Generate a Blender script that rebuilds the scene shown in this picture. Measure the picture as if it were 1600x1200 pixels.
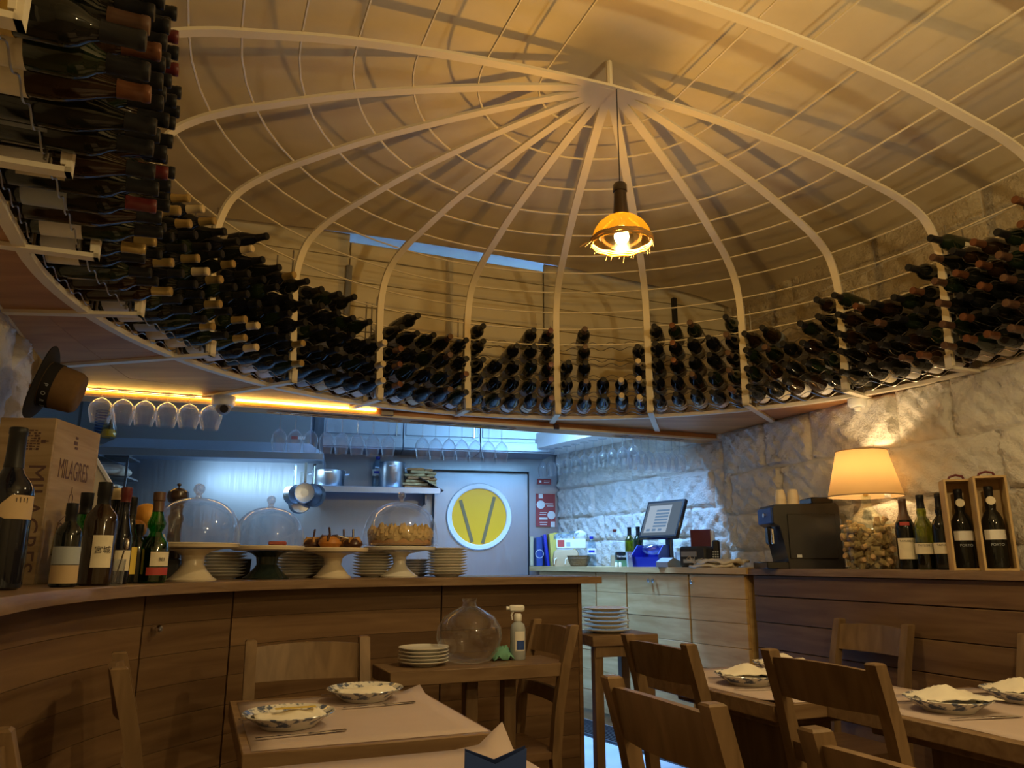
import bpy, bmesh, math, random
from mathutils import Vector, Matrix, Euler

for _o in list(bpy.data.objects):
    bpy.data.objects.remove(_o)
R = math.radians
rnd = random.Random(7)
SC = bpy.context.scene
COL = SC.collection

# ------------------------------------------------------------------ camera
EYE = 1.15                        # eye height of the seated photographer
PITCH = R(13.2)
FPX = 1190.0                      # focal length for a 1600 px wide frame
cam_d = bpy.data.cameras.new('camera')
cam_d.sensor_width = 36.0
cam_d.lens = FPX / 1600.0 * 36.0
cam_d.clip_start = 0.02
cam = bpy.data.objects.new('camera', cam_d)
COL.objects.link(cam)
cam.location = (0, 0, EYE)
cam.rotation_euler = (math.pi / 2 + PITCH, 0, 0)
SC.camera = cam

# ------------------------------------------------------------------ plan of the room
# C: centre of the round end of the wine cage; PX: across the vault, AX: along it, towards the camera
CX, CY = 0.37, 2.55
ROT = R(22)
PX = (math.cos(ROT), math.sin(ROT))
AX = (math.sin(ROT), -math.cos(ROT))
def P(p, a):
    return (CX + p * PX[0] + a * AX[0], CY + p * PX[1] + a * AX[1])
ZR = 1.97                         # underside of the bottle shelf
ZC = 2.99                         # ceiling
R1, R2 = 1.63, 1.80               # rib feet and base ring

# ------------------------------------------------------------------ world, lights, exposure
w = bpy.data.worlds.new('world'); SC.world = w; w.use_nodes = True
w.node_tree.nodes['Background'].inputs[0].default_value = (1.0, 0.82, 0.6, 1)
w.node_tree.nodes['Background'].inputs[1].default_value = 0.02
SC.view_settings.view_transform = 'Standard'
SC.view_settings.look = 'None'
SC.view_settings.exposure = 0.0
SC.view_settings.gamma = 1.0
SC.view_settings.use_curve_mapping = False

def lamp(name, kind, loc, power, color, rot=(0, 0, 0), size=0.1, size_y=None, radius=0.03, spread=None):
    d = bpy.data.lights.new(name, kind)
    d.energy = power; d.color = color
    if kind == 'AREA':
        d.size = size
        if size_y:
            d.shape = 'RECTANGLE'; d.size_y = size_y
        if spread: d.spread = spread
    else:
        d.shadow_soft_size = radius
    o = bpy.data.objects.new(name, d); COL.objects.link(o)
    o.location = loc; o.rotation_euler = rot
    return o
WARM = (1.0, 0.74, 0.35)
COOL = (0.32, 0.58, 1.0)
# kitchen tube fixed behind the bulkhead, shining down into the kitchen
_x, _y = P(0.95, -2.24)
lamp('kitchen_tube_light', 'AREA', (_x, _y, 2.55), 95, (0.21, 0.49, 1.0), (0, 0, ROT), 1.1, 0.05, spread=R(135))
# fitting on the kitchen ceiling
lamp('kitchen_ceiling_light', 'AREA', (-0.9, 5.0, 2.9), 9, COOL, (0, 0, R(12)), 1.2, 0.3)
# light under the cooker hood
lamp('hood_light', 'AREA', (-1.95, 5.42, 1.83), 6, (0.50, 0.78, 1.0), (R(28), 0, R(12)), 0.8, 0.08)
# warm pendants over the tables behind the camera
_x, _y = P(0.15, 1.7)
lamp('dining_pendant_light', 'POINT', (_x, _y, 2.25), 34, WARM, radius=0.03)
_x, _y = P(0.6, 3.4)
lamp('dining_rear_light', 'POINT', (_x, _y, 2.25), 36, WARM, radius=0.04)

# ------------------------------------------------------------------ helpers: materials
MATS = {}
def new_mat(name):
    m = bpy.data.materials.new(name); m.use_nodes = True
    nt = m.node_tree; nt.nodes.clear()
    out = nt.nodes.new('ShaderNodeOutputMaterial')
    MATS[name] = m
    return m, nt, out
def N(nt, t, **kw):
    n = nt.nodes.new(t)
    for k, v in kw.items(): setattr(n, k, v)
    return n
def principled(nt, out, col=(.8, .8, .8), rough=.5, metal=0., spec=.5, coat=0.):
    b = N(nt, 'ShaderNodeBsdfPrincipled')
    b.inputs['Base Color'].default_value = (*col, 1)
    b.inputs['Roughness'].default_value = rough
    b.inputs['Metallic'].default_value = metal
    b.inputs['Specular IOR Level'].default_value = spec
    if coat: b.inputs['Coat Weight'].default_value = coat; b.inputs['Coat Roughness'].default_value = .05
    nt.links.new(b.outputs[0], out.inputs[0])
    return b
def plain(name, col, rough=.5, metal=0., spec=.5, coat=0., var=0.0, bump=0.0, bscale=60):
    m, nt, out = new_mat(name)
    b = principled(nt, out, col, rough, metal, spec, coat)
    if var or bump:
        tc = N(nt, 'ShaderNodeTexCoord')
        nz = N(nt, 'ShaderNodeTexNoise'); nz.inputs['Scale'].default_value = bscale; nz.inputs['Detail'].default_value = 4
        nt.links.new(tc.outputs['Object'], nz.inputs['Vector'])
        if var:
            mx = N(nt, 'ShaderNodeMixRGB', blend_type='MULTIPLY'); mx.inputs[1].default_value = (*col, 1)
            rp = N(nt, 'ShaderNodeValToRGB')
            rp.color_ramp.elements[0].position = .3; rp.color_ramp.elements[1].position = .7
            rp.color_ramp.elements[0].color = (1 - var,) * 3 + (1,); rp.color_ramp.elements[1].color = (1, 1, 1, 1)
            nt.links.new(nz.outputs['Fac'], rp.inputs[0]); nt.links.new(rp.outputs[0], mx.inputs[2])
            mx.inputs[0].default_value = 1
            nt.links.new(mx.outputs[0], b.inputs['Base Color'])
        if bump:
            bp = N(nt, 'ShaderNodeBump'); bp.inputs['Strength'].default_value = bump; bp.inputs['Distance'].default_value = .01
            nt.links.new(nz.outputs['Fac'], bp.inputs['Height']); nt.links.new(bp.outputs[0], b.inputs['Normal'])
    return m
def wood(name, c1, c2, scale=(2, 2, 30), rough=.5, spec=.35, objvar=.18, bump=.15):
    m, nt, out = new_mat(name)
    b = principled(nt, out, c1, rough, 0, spec)
    tc = N(nt, 'ShaderNodeTexCoord')
    oi = N(nt, 'ShaderNodeObjectInfo')
    add = N(nt, 'ShaderNodeVectorMath', operation='ADD')
    sc = N(nt, 'ShaderNodeVectorMath', operation='SCALE'); sc.inputs['Scale'].default_value = 37
    cmb = N(nt, 'ShaderNodeCombineXYZ')
    for i in range(3): nt.links.new(oi.outputs['Random'], cmb.inputs[i])
    nt.links.new(cmb.outputs[0], sc.inputs[0])
    nt.links.new(tc.outputs['Object'], add.inputs[0]); nt.links.new(sc.outputs[0], add.inputs[1])
    mp = N(nt, 'ShaderNodeMapping'); mp.inputs['Scale'].default_value = scale
    nt.links.new(add.outputs[0], mp.inputs['Vector'])
    nz = N(nt, 'ShaderNodeTexNoise'); nz.inputs['Scale'].default_value = 1.6; nz.inputs['Detail'].default_value = 6; nz.inputs['Distortion'].default_value = .7
    nt.links.new(mp.outputs[0], nz.inputs['Vector'])
    rp = N(nt, 'ShaderNodeValToRGB')
    rp.color_ramp.elements[0].position = .32; rp.color_ramp.elements[1].position = .68
    rp.color_ramp.elements[0].color = (*c2, 1); rp.color_ramp.elements[1].color = (*c1, 1)
    nt.links.new(nz.outputs['Fac'], rp.inputs[0])
    hsv = N(nt, 'ShaderNodeHueSaturation')
    mr = N(nt, 'ShaderNodeMapRange'); mr.inputs[3].default_value = 1 - objvar; mr.inputs[4].default_value = 1 + objvar
    nt.links.new(oi.outputs['Random'], mr.inputs[0]); nt.links.new(mr.outputs[0], hsv.inputs['Value'])
    nt.links.new(rp.outputs[0], hsv.inputs['Color']); nt.links.new(hsv.outputs[0], b.inputs['Base Color'])
    bp = N(nt, 'ShaderNodeBump'); bp.inputs['Strength'].default_value = bump; bp.inputs['Distance'].default_value = .004
    nt.links.new(nz.outputs['Fac'], bp.inputs['Height']); nt.links.new(bp.outputs[0], b.inputs['Normal'])
    return m
def clear_glass(name, tint=(1, 1, 1), base=.06, edge=.75, rough=.02, blend=.35, edge_light=.15):
    m, nt, out = new_mat(name)
    tr = N(nt, 'ShaderNodeBsdfTransparent'); tr.inputs[0].default_value = (*tint, 1)
    gl = N(nt, 'ShaderNodeBsdfGlossy'); gl.inputs['Roughness'].default_value = rough; gl.inputs[0].default_value = (1, 1, 1, 1)
    lw = N(nt, 'ShaderNodeLayerWeight'); lw.inputs['Blend'].default_value = blend
    mr = N(nt, 'ShaderNodeMapRange'); mr.inputs[3].default_value = base; mr.inputs[4].default_value = edge
    pw = N(nt, 'ShaderNodeMath', operation='POWER'); pw.inputs[1].default_value = 2.0
    nt.links.new(lw.outputs['Facing'], pw.inputs[0]); nt.links.new(pw.outputs[0], mr.inputs[0])
    df = N(nt, 'ShaderNodeBsdfTranslucent'); df.inputs[0].default_value = (.9, .93, .96, 1)  # pale translucent colour standing in for light refracted at the glass edges
    g2 = N(nt, 'ShaderNodeMixShader'); g2.inputs[0].default_value = edge_light
    nt.links.new(gl.outputs[0], g2.inputs[1]); nt.links.new(df.outputs[0], g2.inputs[2])
    mx = N(nt, 'ShaderNodeMixShader')
    nt.links.new(mr.outputs[0], mx.inputs[0]); nt.links.new(tr.outputs[0], mx.inputs[1]); nt.links.new(g2.outputs[0], mx.inputs[2])
    nt.links.new(mx.outputs[0], out.inputs[0])
    return m
def emit(name, col, strength):
    m, nt, out = new_mat(name)
    e = N(nt, 'ShaderNodeEmission'); e.inputs[0].default_value = (*col, 1); e.inputs[1].default_value = strength
    nt.links.new(e.outputs[0], out.inputs[0]); return m
def stone(name, c1, c2, c3, bump=.6):
    m, nt, out = new_mat(name)
    b = principled(nt, out, c1, .85, 0, .2)
    tc = N(nt, 'ShaderNodeTexCoord')
    n1 = N(nt, 'ShaderNodeTexNoise'); n1.inputs['Scale'].default_value = 3.0; n1.inputs['Detail'].default_value = 5
    n2 = N(nt, 'ShaderNodeTexNoise'); n2.inputs['Scale'].default_value = 14; n2.inputs['Detail'].default_value = 8; n2.inputs['Roughness'].default_value = .7
    n3 = N(nt, 'ShaderNodeTexNoise'); n3.inputs['Scale'].default_value = 70; n3.inputs['Detail'].default_value = 3
    for n in (n1, n2, n3): nt.links.new(tc.outputs['Object'], n.inputs['Vector'])
    r1 = N(nt, 'ShaderNodeValToRGB'); e = r1.color_ramp.elements
    e[0].position = .40; e[0].color = (*c1, 1); e[1].position = .72; e[1].color = (*c2, 1)
    nt.links.new(n1.outputs['Fac'], r1.inputs[0])
    r2 = N(nt, 'ShaderNodeValToRGB'); e = r2.color_ramp.elements
    e[0].position = .60; e[0].color = (0, 0, 0, 1); e[1].position = .78; e[1].color = (1, 1, 1, 1)
    nt.links.new(n2.outputs['Fac'], r2.inputs[0])
    mx = N(nt, 'ShaderNodeMixRGB'); mx.inputs[2].default_value = (*c3, 1)
    nt.links.new(r2.outputs[0], mx.inputs[0]); nt.links.new(r1.outputs[0], mx.inputs[1]); nt.links.new(mx.outputs[0], b.inputs['Base Color'])
    ad = N(nt, 'ShaderNodeMath', operation='MULTIPLY_ADD'); ad.inputs[1].default_value = .35
    nt.links.new(n3.outputs['Fac'], ad.inputs[0]); nt.links.new(n2.outputs['Fac'], ad.inputs[2])
    bp = N(nt, 'ShaderNodeBump'); bp.inputs['Strength'].default_value = bump; bp.inputs['Distance'].default_value = .045
    nt.links.new(ad.outputs[0], bp.inputs['Height']); nt.links.new(bp.outputs[0], b.inputs['Normal'])
    return m
def brushed(name, col, rough=.32, stretch=(1, 1, 60)):
    m, nt, out = new_mat(name)
    b = principled(nt, out, col, rough, 1.0)
    tc = N(nt, 'ShaderNodeTexCoord'); mp = N(nt, 'ShaderNodeMapping'); mp.inputs['Scale'].default_value = stretch
    nz = N(nt, 'ShaderNodeTexNoise'); nz.inputs['Scale'].default_value = 3; nz.inputs['Detail'].default_value = 3
    nt.links.new(tc.outputs['Object'], mp.inputs[0]); nt.links.new(mp.outputs[0], nz.inputs['Vector'])
    mr = N(nt, 'ShaderNodeMapRange'); mr.inputs[3].default_value = rough - .1; mr.inputs[4].default_value = rough + .15
    nt.links.new(nz.outputs['Fac'], mr.inputs[0]); nt.links.new(mr.outputs[0], b.inputs['Roughness'])
    return m

plain('plaster', (.76, .67, .49), .8, 0, .2, var=.12, bump=.12, bscale=5)
plain('cream_board', (.74, .66, .48), .55, 0, .3, var=.1, bscale=4)
plain('white_steel', (.80, .72, .56), .45, 0, .4)
plain('rod_steel', (.74, .66, .5), .4, .2)
plain('dark_rod', (.10, .085, .06), .45, .6)
plain('wire', (.42, .39, .34), .35, .9)
stone('stone_white', (.78, .75, .70), (.66, .60, .52), (.50, .43, .34), .55)
stone('stone_joint', (.70, .66, .60), (.60, .54, .46), (.42, .35, .27), .6)
stone('stone_upper', (.70, .61, .45), (.58, .48, .33), (.40, .31, .19), .9)
wood('bar_wood', (.20, .118, .058), (.12, .064, .030), (1.2, 1.2, 16), .45)
wood('bar_top_wood', (.25, .165, .10), (.15, .09, .05), (2.5, 2.5, 30), .4)
wood('cab_wood', (.62, .43, .20), (.46, .28, .11), (1.6, 1.6, 14), .5, objvar=.08)
wood('panel_wood', (.52, .25, .09), (.36, .155, .05), (1.5, 9, 2), .45, objvar=.1)
wood('chair_wood', (.23, .145, .075), (.14, .085, .042), (14, 14, 2), .45, objvar=.12)
wood('chair_seat', (.20, .12, .065), (.13, .07, .038), (18, 2, 10), .4, objvar=.12)
wood('table_wood', (.27, .175, .095), (.17, .10, .052), (2, 18, 18), .45, objvar=.1)
wood('crate_wood', (.40, .29, .17), (.28, .19, .10), (2, 2, 22), .6, objvar=.05)
wood('box_wood', (.60, .42, .2), (.45, .29, .12), (16, 16, 2), .5, objvar=.05)
wood('floor_wood', (.16, .085, .04), (.08, .04, .018), (3, 20, 2), .5)
brushed('steel', (.40, .47, .58), .36, (50, 50, 1))
brushed('steel_wall', (.30, .34, .40), .40, (40, 40, 1))
plain('chrome', (.85, .85, .86), .12, 1.0)
brushed('steel_pot', (.58, .64, .72), .30, (1, 1, 40))
plain('steel_dark', (.16, .17, .19), .35, .8)
plain('white_paint', (.82, .84, .86), .35)
plain('paper_brown', (.55, .44, .40), .8, 0, .2, var=.06, bscale=8)
plain('paper_white', (.86, .80, .68), .8, 0, .2)
plain('label_cream', (.78, .70, .52), .7, 0, .2, var=.1, bscale=30)
plain('label_white', (.80, .78, .74), .7, 0, .2, var=.06, bscale=30)
plain('label_gold', (.62, .42, .10), .5, .3)
plain('label_tan', (.5, .36, .2), .7)
plain('label_yellow', (.72, .52, .08), .6)
plain('label_grey', (.36, .40, .44), .6)
plain('label_red', (.42, .05, .04), .6)
plain('ink', (.03, .025, .03), .7)
plain('ink_brown', (.10, .05, .045), .7)
plain('print_white', (.8, .8, .78), .6)
plain('wine_glass_dark', (.008, .009, .008), .07, 0, .45)
plain('wine_glass_green', (.010, .018, .008), .07, 0, .6)
plain('wine_glass_brown', (.022, .011, .005), .08, 0, .6)
plain('wine_glass_blue', (.008, .009, .015), .07, 0, .45)
plain('cap_black', (.014, .014, .016), .42, 0, .25)
plain('cap_gold', (.50, .35, .13), .35, .5)
plain('cap_tan', (.62, .50, .30), .55)
plain('cap_red', (.11, .016, .016), .4)
plain('cap_copper', (.15, .058, .026), .35, .3)
plain('cap_brown', (.10, .05, .03), .4)
plain('cork', (.55, .37, .19), .8, 0, .2, var=.35, bscale=70, bump=.2)
plain('ceramic', (.80, .77, .70), .18, 0, .5)
plain('ceramic_cream', (.72, .62, .46), .25, 0, .5)
plain('ceramic_dark', (.02, .03, .026), .12, 0, .6)
plain('slate', (.035, .035, .038), .5)
plain('black_plastic', (.014, .014, .016), .25, 0, .5)
plain('black_matte', (.02, .02, .022), .6)
plain('grey_plastic', (.22, .22, .23), .5)
plain('white_plastic', (.80, .80, .78), .4)
plain('blue_plastic', (.015, .035, .42), .35)
plain('navy_cloth', (.028, .06, .22), .8, 0, .2)
plain('blue_binder', (.02, .06, .26), .5)
plain('green_cloth', (.15, .34, .24), .9, 0, .1)
plain('card_brown', (.46, .31, .17), .8, 0, .2, var=.1, bscale=12)
plain('basket', (.22, .15, .09), .8, 0, .2, var=.4, bscale=90, bump=.5)
plain('felt_brown', (.16, .095, .045), .9, 0, .15, var=.15, bscale=40)
plain('felt_black', (.022, .020, .020), .9, 0, .15)
plain('poster_red', (.34, .045, .05), .5)
plain('book_maroon', (.13, .025, .03), .6)
plain('orange_peel', (.50, .20, .04), .45, 0, .4, var=.12, bscale=50, bump=.2)
plain('orange_light', (.75, .36, .06), .5, 0, .4, var=.1, bscale=50)
plain('pastry', (.55, .30, .10), .6, 0, .3, var=.35, bscale=30, bump=.3)
plain('meringue', (.74, .52, .24), .6, 0, .3, var=.4, bscale=45, bump=.4)
plain('sponge', (.52, .28, .13), .8, 0, .2, var=.2, bscale=40)
plain('chocolate', (.06, .022, .012), .3)
plain('mill_wood', (.030, .016, .014), .25, 0, .5, coat=.3)
plain('jute', (.40, .24, .09), .9, 0, .1)
plain('tile_floor', (.50, .55, .60), .5, 0, .4, var=.15, bscale=6)
plain('linen', (.72, .66, .55), .9, 0, .1, var=.2, bscale=20)
clear_glass('glass', (.93, .95, .98), .09, .95, .03, .4, .4)
clear_glass('glass_dome', (.94, .96, .98), .09, .75, .04, .35, .35)
clear_glass('glass_green', (.06, .50, .10), .08, .6)
clear_glass('glass_olive', (.32, .36, .04), .08, .6)
clear_glass('glass_pale', (.80, .86, .80), .08, .6)
clear_glass('glass_amber', (1.0, .66, .16), .10, .55, .06)
clear_glass('glass_gold', (.95, .72, .22), .1, .6, .1)
clear_glass('water_plastic', (.72, .86, .98), .08, .6, .08)
clear_glass('plastic_film', (.86, .92, .96), .16, .6, .15)
emit('bulb', (1.0, .72, .34), 60)
emit('led_warm', (1.0, .56, .10), 26)
_m, _nt, _out = new_mat('amber_shade')
_tr = N(_nt, 'ShaderNodeBsdfTransparent'); _tr.inputs[0].default_value = (1.0, .68, .22, 1)
_tl = N(_nt, 'ShaderNodeBsdfTranslucent'); _tl.inputs[0].default_value = (.13, .05, .002, 1)
_gl = N(_nt, 'ShaderNodeBsdfGlossy'); _gl.inputs[0].default_value = (1, .9, .6, 1); _gl.inputs['Roughness'].default_value = .08
_a = N(_nt, 'ShaderNodeMixShader'); _a.inputs[0].default_value = .20
_b = N(_nt, 'ShaderNodeMixShader'); _b.inputs[0].default_value = .12
_nt.links.new(_tr.outputs[0], _a.inputs[1]); _nt.links.new(_tl.outputs[0], _a.inputs[2])
_nt.links.new(_a.outputs[0], _b.inputs[1]); _nt.links.new(_gl.outputs[0], _b.inputs[2]); _nt.links.new(_b.outputs[0], _out.inputs[0])
emit('tube_white', (.55, .78, 1.0), 6)

# ------------------------------------------------------------------ helpers: geometry
def _perp(d):
    a = Vector((0, 0, 1)) if abs(d.z) < .9 else Vector((1, 0, 0))
    u = d.cross(a).normalized(); return u, d.cross(u).normalized()
class MB:
    """collects shapes; obj() links them as one mesh object"""
    def __init__(s): s.v = []; s.f = []
    def raw(s, vs, fs):
        o = len(s.v); s.v += [tuple(v) for v in vs]; s.f += [tuple(i + o for i in f) for f in fs]; return s
    def box(s, c, d, rz=0, bev=0, M=None):
        hx, hy, hz = d[0] / 2, d[1] / 2, d[2] / 2
        h = (hx, hy, hz); b = min(bev, hx * .9, hy * .9, hz * .9)
        M = M or Matrix.Rotation(rz, 3, 'Z')
        c = Vector(c)
        if b <= 0:
            vs = [c + M @ Vector((x, y, z)) for x in (-hx, hx) for y in (-hy, hy) for z in (-hz, hz)]
            return s.raw(vs, [(0, 1, 3, 2), (4, 6, 7, 5), (0, 4, 5, 1), (2, 3, 7, 6), (0, 2, 6, 4), (1, 5, 7, 3)])
        vs = []; idx = {}
        for i, sx in enumerate((-1, 1)):
            for j, sy in enumerate((-1, 1)):
                for k, sz in enumerate((-1, 1)):
                    sg = (sx, sy, sz)
                    for a in range(3):
                        p = [sg[q] * (h[q] - (0 if q == a else b)) for q in range(3)]
                        idx[(i, j, k, a)] = len(vs); vs.append(c + M @ Vector(p))
        fs = []
        for a in range(3):
            o = [q for q in range(3) if q != a]
            for sg in (0, 1):
                ring = []
                for (e, g) in ((0, 0), (0, 1), (1, 1), (1, 0)):
                    t = [0, 0, 0]; t[a] = sg; t[o[0]] = e; t[o[1]] = g
                    ring.append(idx[(*t, a)])
                fs.append(ring)
            for e in (0, 1):
                for g in (0, 1):
                    t0 = [0, 0, 0]; t0[o[0]] = e; t0[o[1]] = g; t1 = list(t0); t1[a] = 1
                    fs.append([idx[(*t0, o[0])], idx[(*t0, o[1])], idx[(*t1, o[1])], idx[(*t1, o[0])]])
        for i in (0, 1):
            for j in (0, 1):
                for k in (0, 1): fs.append([idx[(i, j, k, a)] for a in range(3)])
        return s.raw(vs, fs)
    def lathe(s, prof, n=20, c=(0, 0, 0), M=None, a0=0, a1=None):
        full = a1 is None; a1 = 2 * math.pi if full else a1
        m = n if full else n + 1
        M = M or Matrix.Identity(3); c = Vector(c)
        vs = []; rows = []
        for (r, z) in prof:
            if abs(r) < 1e-6 and full:
                rows.append([len(vs)]); vs.append(c + M @ Vector((0, 0, z)))
            else:
                row = []
                for i in range(m):
                    a = a0 + (a1 - a0) * i / n
                    row.append(len(vs)); vs.append(c + M @ Vector((r * math.cos(a), r * math.sin(a), z)))
                rows.append(row)
        fs = []
        for A, B in zip(rows, rows[1:]):
            for i in range(n):
                j = (i + 1) % m
                if len(A) == 1 and len(B) == 1: continue
                if len(A) == 1: fs.append((A[0], B[j], B[i]))
                elif len(B) == 1: fs.append((A[i], A[j], B[0]))
                else: fs.append((A[i], A[j], B[j], B[i]))
        return s.raw(vs, fs)
    def tube(s, pts, r, n=6, closed=False, cap=True):
        pts = [Vector(p) for p in pts]; m = len(pts); vs = []; u = None
        rr = r if isinstance(r, (list, tuple)) else [r] * m
        for i, p in enumerate(pts):
            a = pts[(i - 1) % m] if closed or i > 0 else p
            b = pts[(i + 1) % m] if closed or i < m - 1 else p
            d = (b - a).normalized()
            if u is None: u, v = _perp(d)
            else:
                u = (u - d * u.dot(d)).normalized(); v = d.cross(u)
            for k in range(n):
                t = 2 * math.pi * k / n
                vs.append(p + (u * math.cos(t) + v * math.sin(t)) * rr[i])
        fs = []
        for i in range(m if closed else m - 1):
            j = (i + 1) % m
            for k in range(n):
                l = (k + 1) % n
                fs.append((i * n + k, i * n + l, j * n + l, j * n + k))
        if not closed and cap:
            fs.append(tuple(range(n))); fs.append(tuple((m - 1) * n + k for k in range(n)))
        return s.raw(vs, fs)
    def bar(s, a, b, w, h, up=(0, 0, 1)):
        """straight bar of width w and height h from a to b"""
        a = Vector(a); b = Vector(b); d = b - a; L = d.length; d.normalize()
        up = Vector(up); x = d.cross(up).normalized(); z = x.cross(d)
        M = Matrix((x, d, z)).transposed()
        return s.box((a + b) / 2, (w, L, h), M=M)
    def prism(s, poly, z0, z1):
        n = len(poly); vs = [(x, y, z0) for x, y in poly] + [(x, y, z1) for x, y in poly]
        fs = [tuple(range(n)), tuple(range(n, 2 * n))] + [(i, (i + 1) % n, n + (i + 1) % n, n + i) for i in range(n)]
        return s.raw(vs, fs)
    def sweep(s, secs, closed_sec=True, cap=True):
        """skin over sections with the same number of points"""
        n = len(secs[0]); vs = [p for sec in secs for p in sec]; fs = []
        for i in range(len(secs) - 1):
            for k in range(n if closed_sec else n - 1):
                l = (k + 1) % n
                fs.append((i * n + k, i * n + l, (i + 1) * n + l, (i + 1) * n + k))
        if cap and closed_sec:
            fs.append(tuple(range(n))); fs.append(tuple((len(secs) - 1) * n + k for k in range(n)))
        return s.raw(vs, fs)
    def sphere(s, c, r, n=12, sc=(1, 1, 1), M=None):
        prof = [(math.sin(math.pi * i / (n // 2 + 2)) * r, -math.cos(math.pi * i / (n // 2 + 2)) * r) for i in range(n // 2 + 3)]
        prof[0] = (0, -r); prof[-1] = (0, r)
        S = Matrix.Diagonal(sc)
        return s.lathe(prof, n, c, (M @ S) if M else S)
    def mesh(s, name, smooth=40):
        me = bpy.data.meshes.new(name)
        me.from_pydata(s.v, [], s.f); me.update()
        bm = bmesh.new(); bm.from_mesh(me)
        bmesh.ops.recalc_face_normals(bm, faces=bm.faces); bm.to_mesh(me); bm.free()
        if smooth:
            me.shade_smooth(); me.set_sharp_from_angle(angle=R(smooth))
        return me
    def obj(s, name, m, parent=None, loc=(0, 0, 0), rot=(0, 0, 0), smooth=40):
        me = s.mesh(name, smooth)
        me.materials.append(MATS[m])
        return mob(name, me, parent, loc, rot)
def mob(name, me, parent=None, loc=(0, 0, 0), rot=(0, 0, 0), m=None):
    o = bpy.data.objects.new(name, me); COL.objects.link(o)
    o.location = loc; o.rotation_euler = rot
    if parent: o.parent = parent
    if m:
        o.material_slots[0].link = 'OBJECT'; o.material_slots[0].material = MATS[m]
    return o
def tag(o, label=None, cat=None, group=None, kind=None):
    if label: o['label'] = label
    if cat: o['category'] = cat
    if group: o['group'] = group
    if kind: o['kind'] = kind
    return o
def thing(name, label, cat, loc=(0, 0, 0), rz=0, group=None, rot=None):
    o = bpy.data.objects.new(name, None); COL.objects.link(o)
    o.empty_display_size = .05
    o.location = loc; o.rotation_euler = rot or (0, 0, rz)
    return tag(o, label, cat, group)
def struct(o): o['kind'] = 'structure'; return o
def copy_tree(o, parent=None):
    c = o.copy(); COL.objects.link(c)
    if parent: c.parent = parent
    for ch in o.children: copy_tree(ch, c)
    return c
def text_mesh(name, body, size, m, parent, loc, rot, extrude=.0004, align='CENTER', sx=1.0):
    cu = bpy.data.curves.new(name, 'FONT'); cu.body = body; cu.size = size; cu.extrude = extrude
    cu.align_x = align; cu.align_y = 'CENTER'; cu.resolution_u = 3
    t = bpy.data.objects.new(name, cu); COL.objects.link(t)
    dg = bpy.context.evaluated_depsgraph_get()
    me = bpy.data.meshes.new_from_object(t.evaluated_get(dg))
    bpy.data.objects.remove(t); bpy.data.curves.remove(cu)
    me.materials.clear(); me.materials.append(MATS[m])
    o = mob(name, me, parent, loc, rot); o.scale = (sx, 1, 1)
    return o
def catmull(pts, n=8):
    q = [Vector((*p, 0)) for p in pts]; q = [2 * q[0] - q[1]] + q + [2 * q[-1] - q[-2]]
    out = []
    for i in range(1, len(q) - 2):
        for k in range(n):
            t = k / n
            a, b, c, d = q[i - 1:i + 3]
            out.append(.5 * ((2 * b) + (c - a) * t + (2 * a - 5 * b + 4 * c - d) * t * t + (3 * b - a - 3 * c + d) * t ** 3))
    out.append(q[-2]); return [(v.x, v.y) for v in out]
def offset(path, d):
    """offset a plan path to its left by d"""
    out = []
    for i, p in enumerate(path):
        a = path[max(i - 1, 0)]; b = path[min(i + 1, len(path) - 1)]
        t = Vector((b[0] - a[0], b[1] - a[1])).normalized()
        out.append((p[0] - t.y * d, p[1] + t.x * d))
    return out
def strip(mb, path, o0, o1, z0, z1):
    A = offset(path, o0); B = offset(path, o1)
    mb.sweep([[(a[0], a[1], z0), (b[0], b[1], z0), (b[0], b[1], z1), (a[0], a[1], z1)] for a, b in zip(A, B)])
def sub_path(path, f0, f1):
    L = [0]
    for a, b in zip(path, path[1:]): L.append(L[-1] + math.dist(a, b))
    T = L[-1]
    def at(f):
        d = f * T
        for i in range(len(path) - 1):
            if L[i + 1] >= d - 1e-9:
                k = (d - L[i]) / (L[i + 1] - L[i]); return tuple(path[i][q] + (path[i + 1][q] - path[i][q]) * k for q in (0, 1))
        return path[-1]
    mid = [p for p, l in zip(path, L) if f0 * T + 1e-4 < l < f1 * T - 1e-4]
    return [at(f0)] + mid + [at(f1)]
def xcol(u, y, z):
    """x of a point at distance y and height z standing in the picture column u"""
    return (u - 800) / FPX * (y * math.cos(PITCH) + (z - EYE) * math.sin(PITCH))
def on_line(a, b, u, q, z):
    """the point q behind the line a-b (to its right-hand/wall side) in picture column u"""
    a = Vector(a); b = Vector(b); d = (b - a).normalized(); n = Vector((d.y, -d.x))
    best = None
    for i in range(-400, 1400):
        p = a + d * (i * .005) + n * q
        e = abs(xcol(u, p.y, z) - p.x)
        if best is None or e < best[0]: best = (e, p)
    return best[1].x, best[1].y
def noise2(x, y, s=0):
    return math.sin(x * 1.7 + s) * math.cos(y * 2.3 + s * 1.3) + .5 * math.sin(x * 4.1 + y * 3.3 + s * 2.1) + .35 * math.sin(x * 9.7 - y * 7.1 + s)

# ================================================================== THE SETTING
fl = MB(); fl.prism([P(-2.4, -2.0), P(2.4, -2.0), P(2.4, 5), P(-2.4, 5)], -.05, 0)
floor = struct(fl.obj('floor', 'floor_wood', smooth=0))
kf = MB(); kf.prism([P(-3.6, -4.6), P(2.2, -4.6), P(1.9, -1.35), P(1.4, -1.2), P(.12, -1.28), P(-.8, -1.15), P(-3.6, -1.15)], .0, .14)
struct(kf.obj('floor_kitchen', 'tile_floor', smooth=0))

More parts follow.
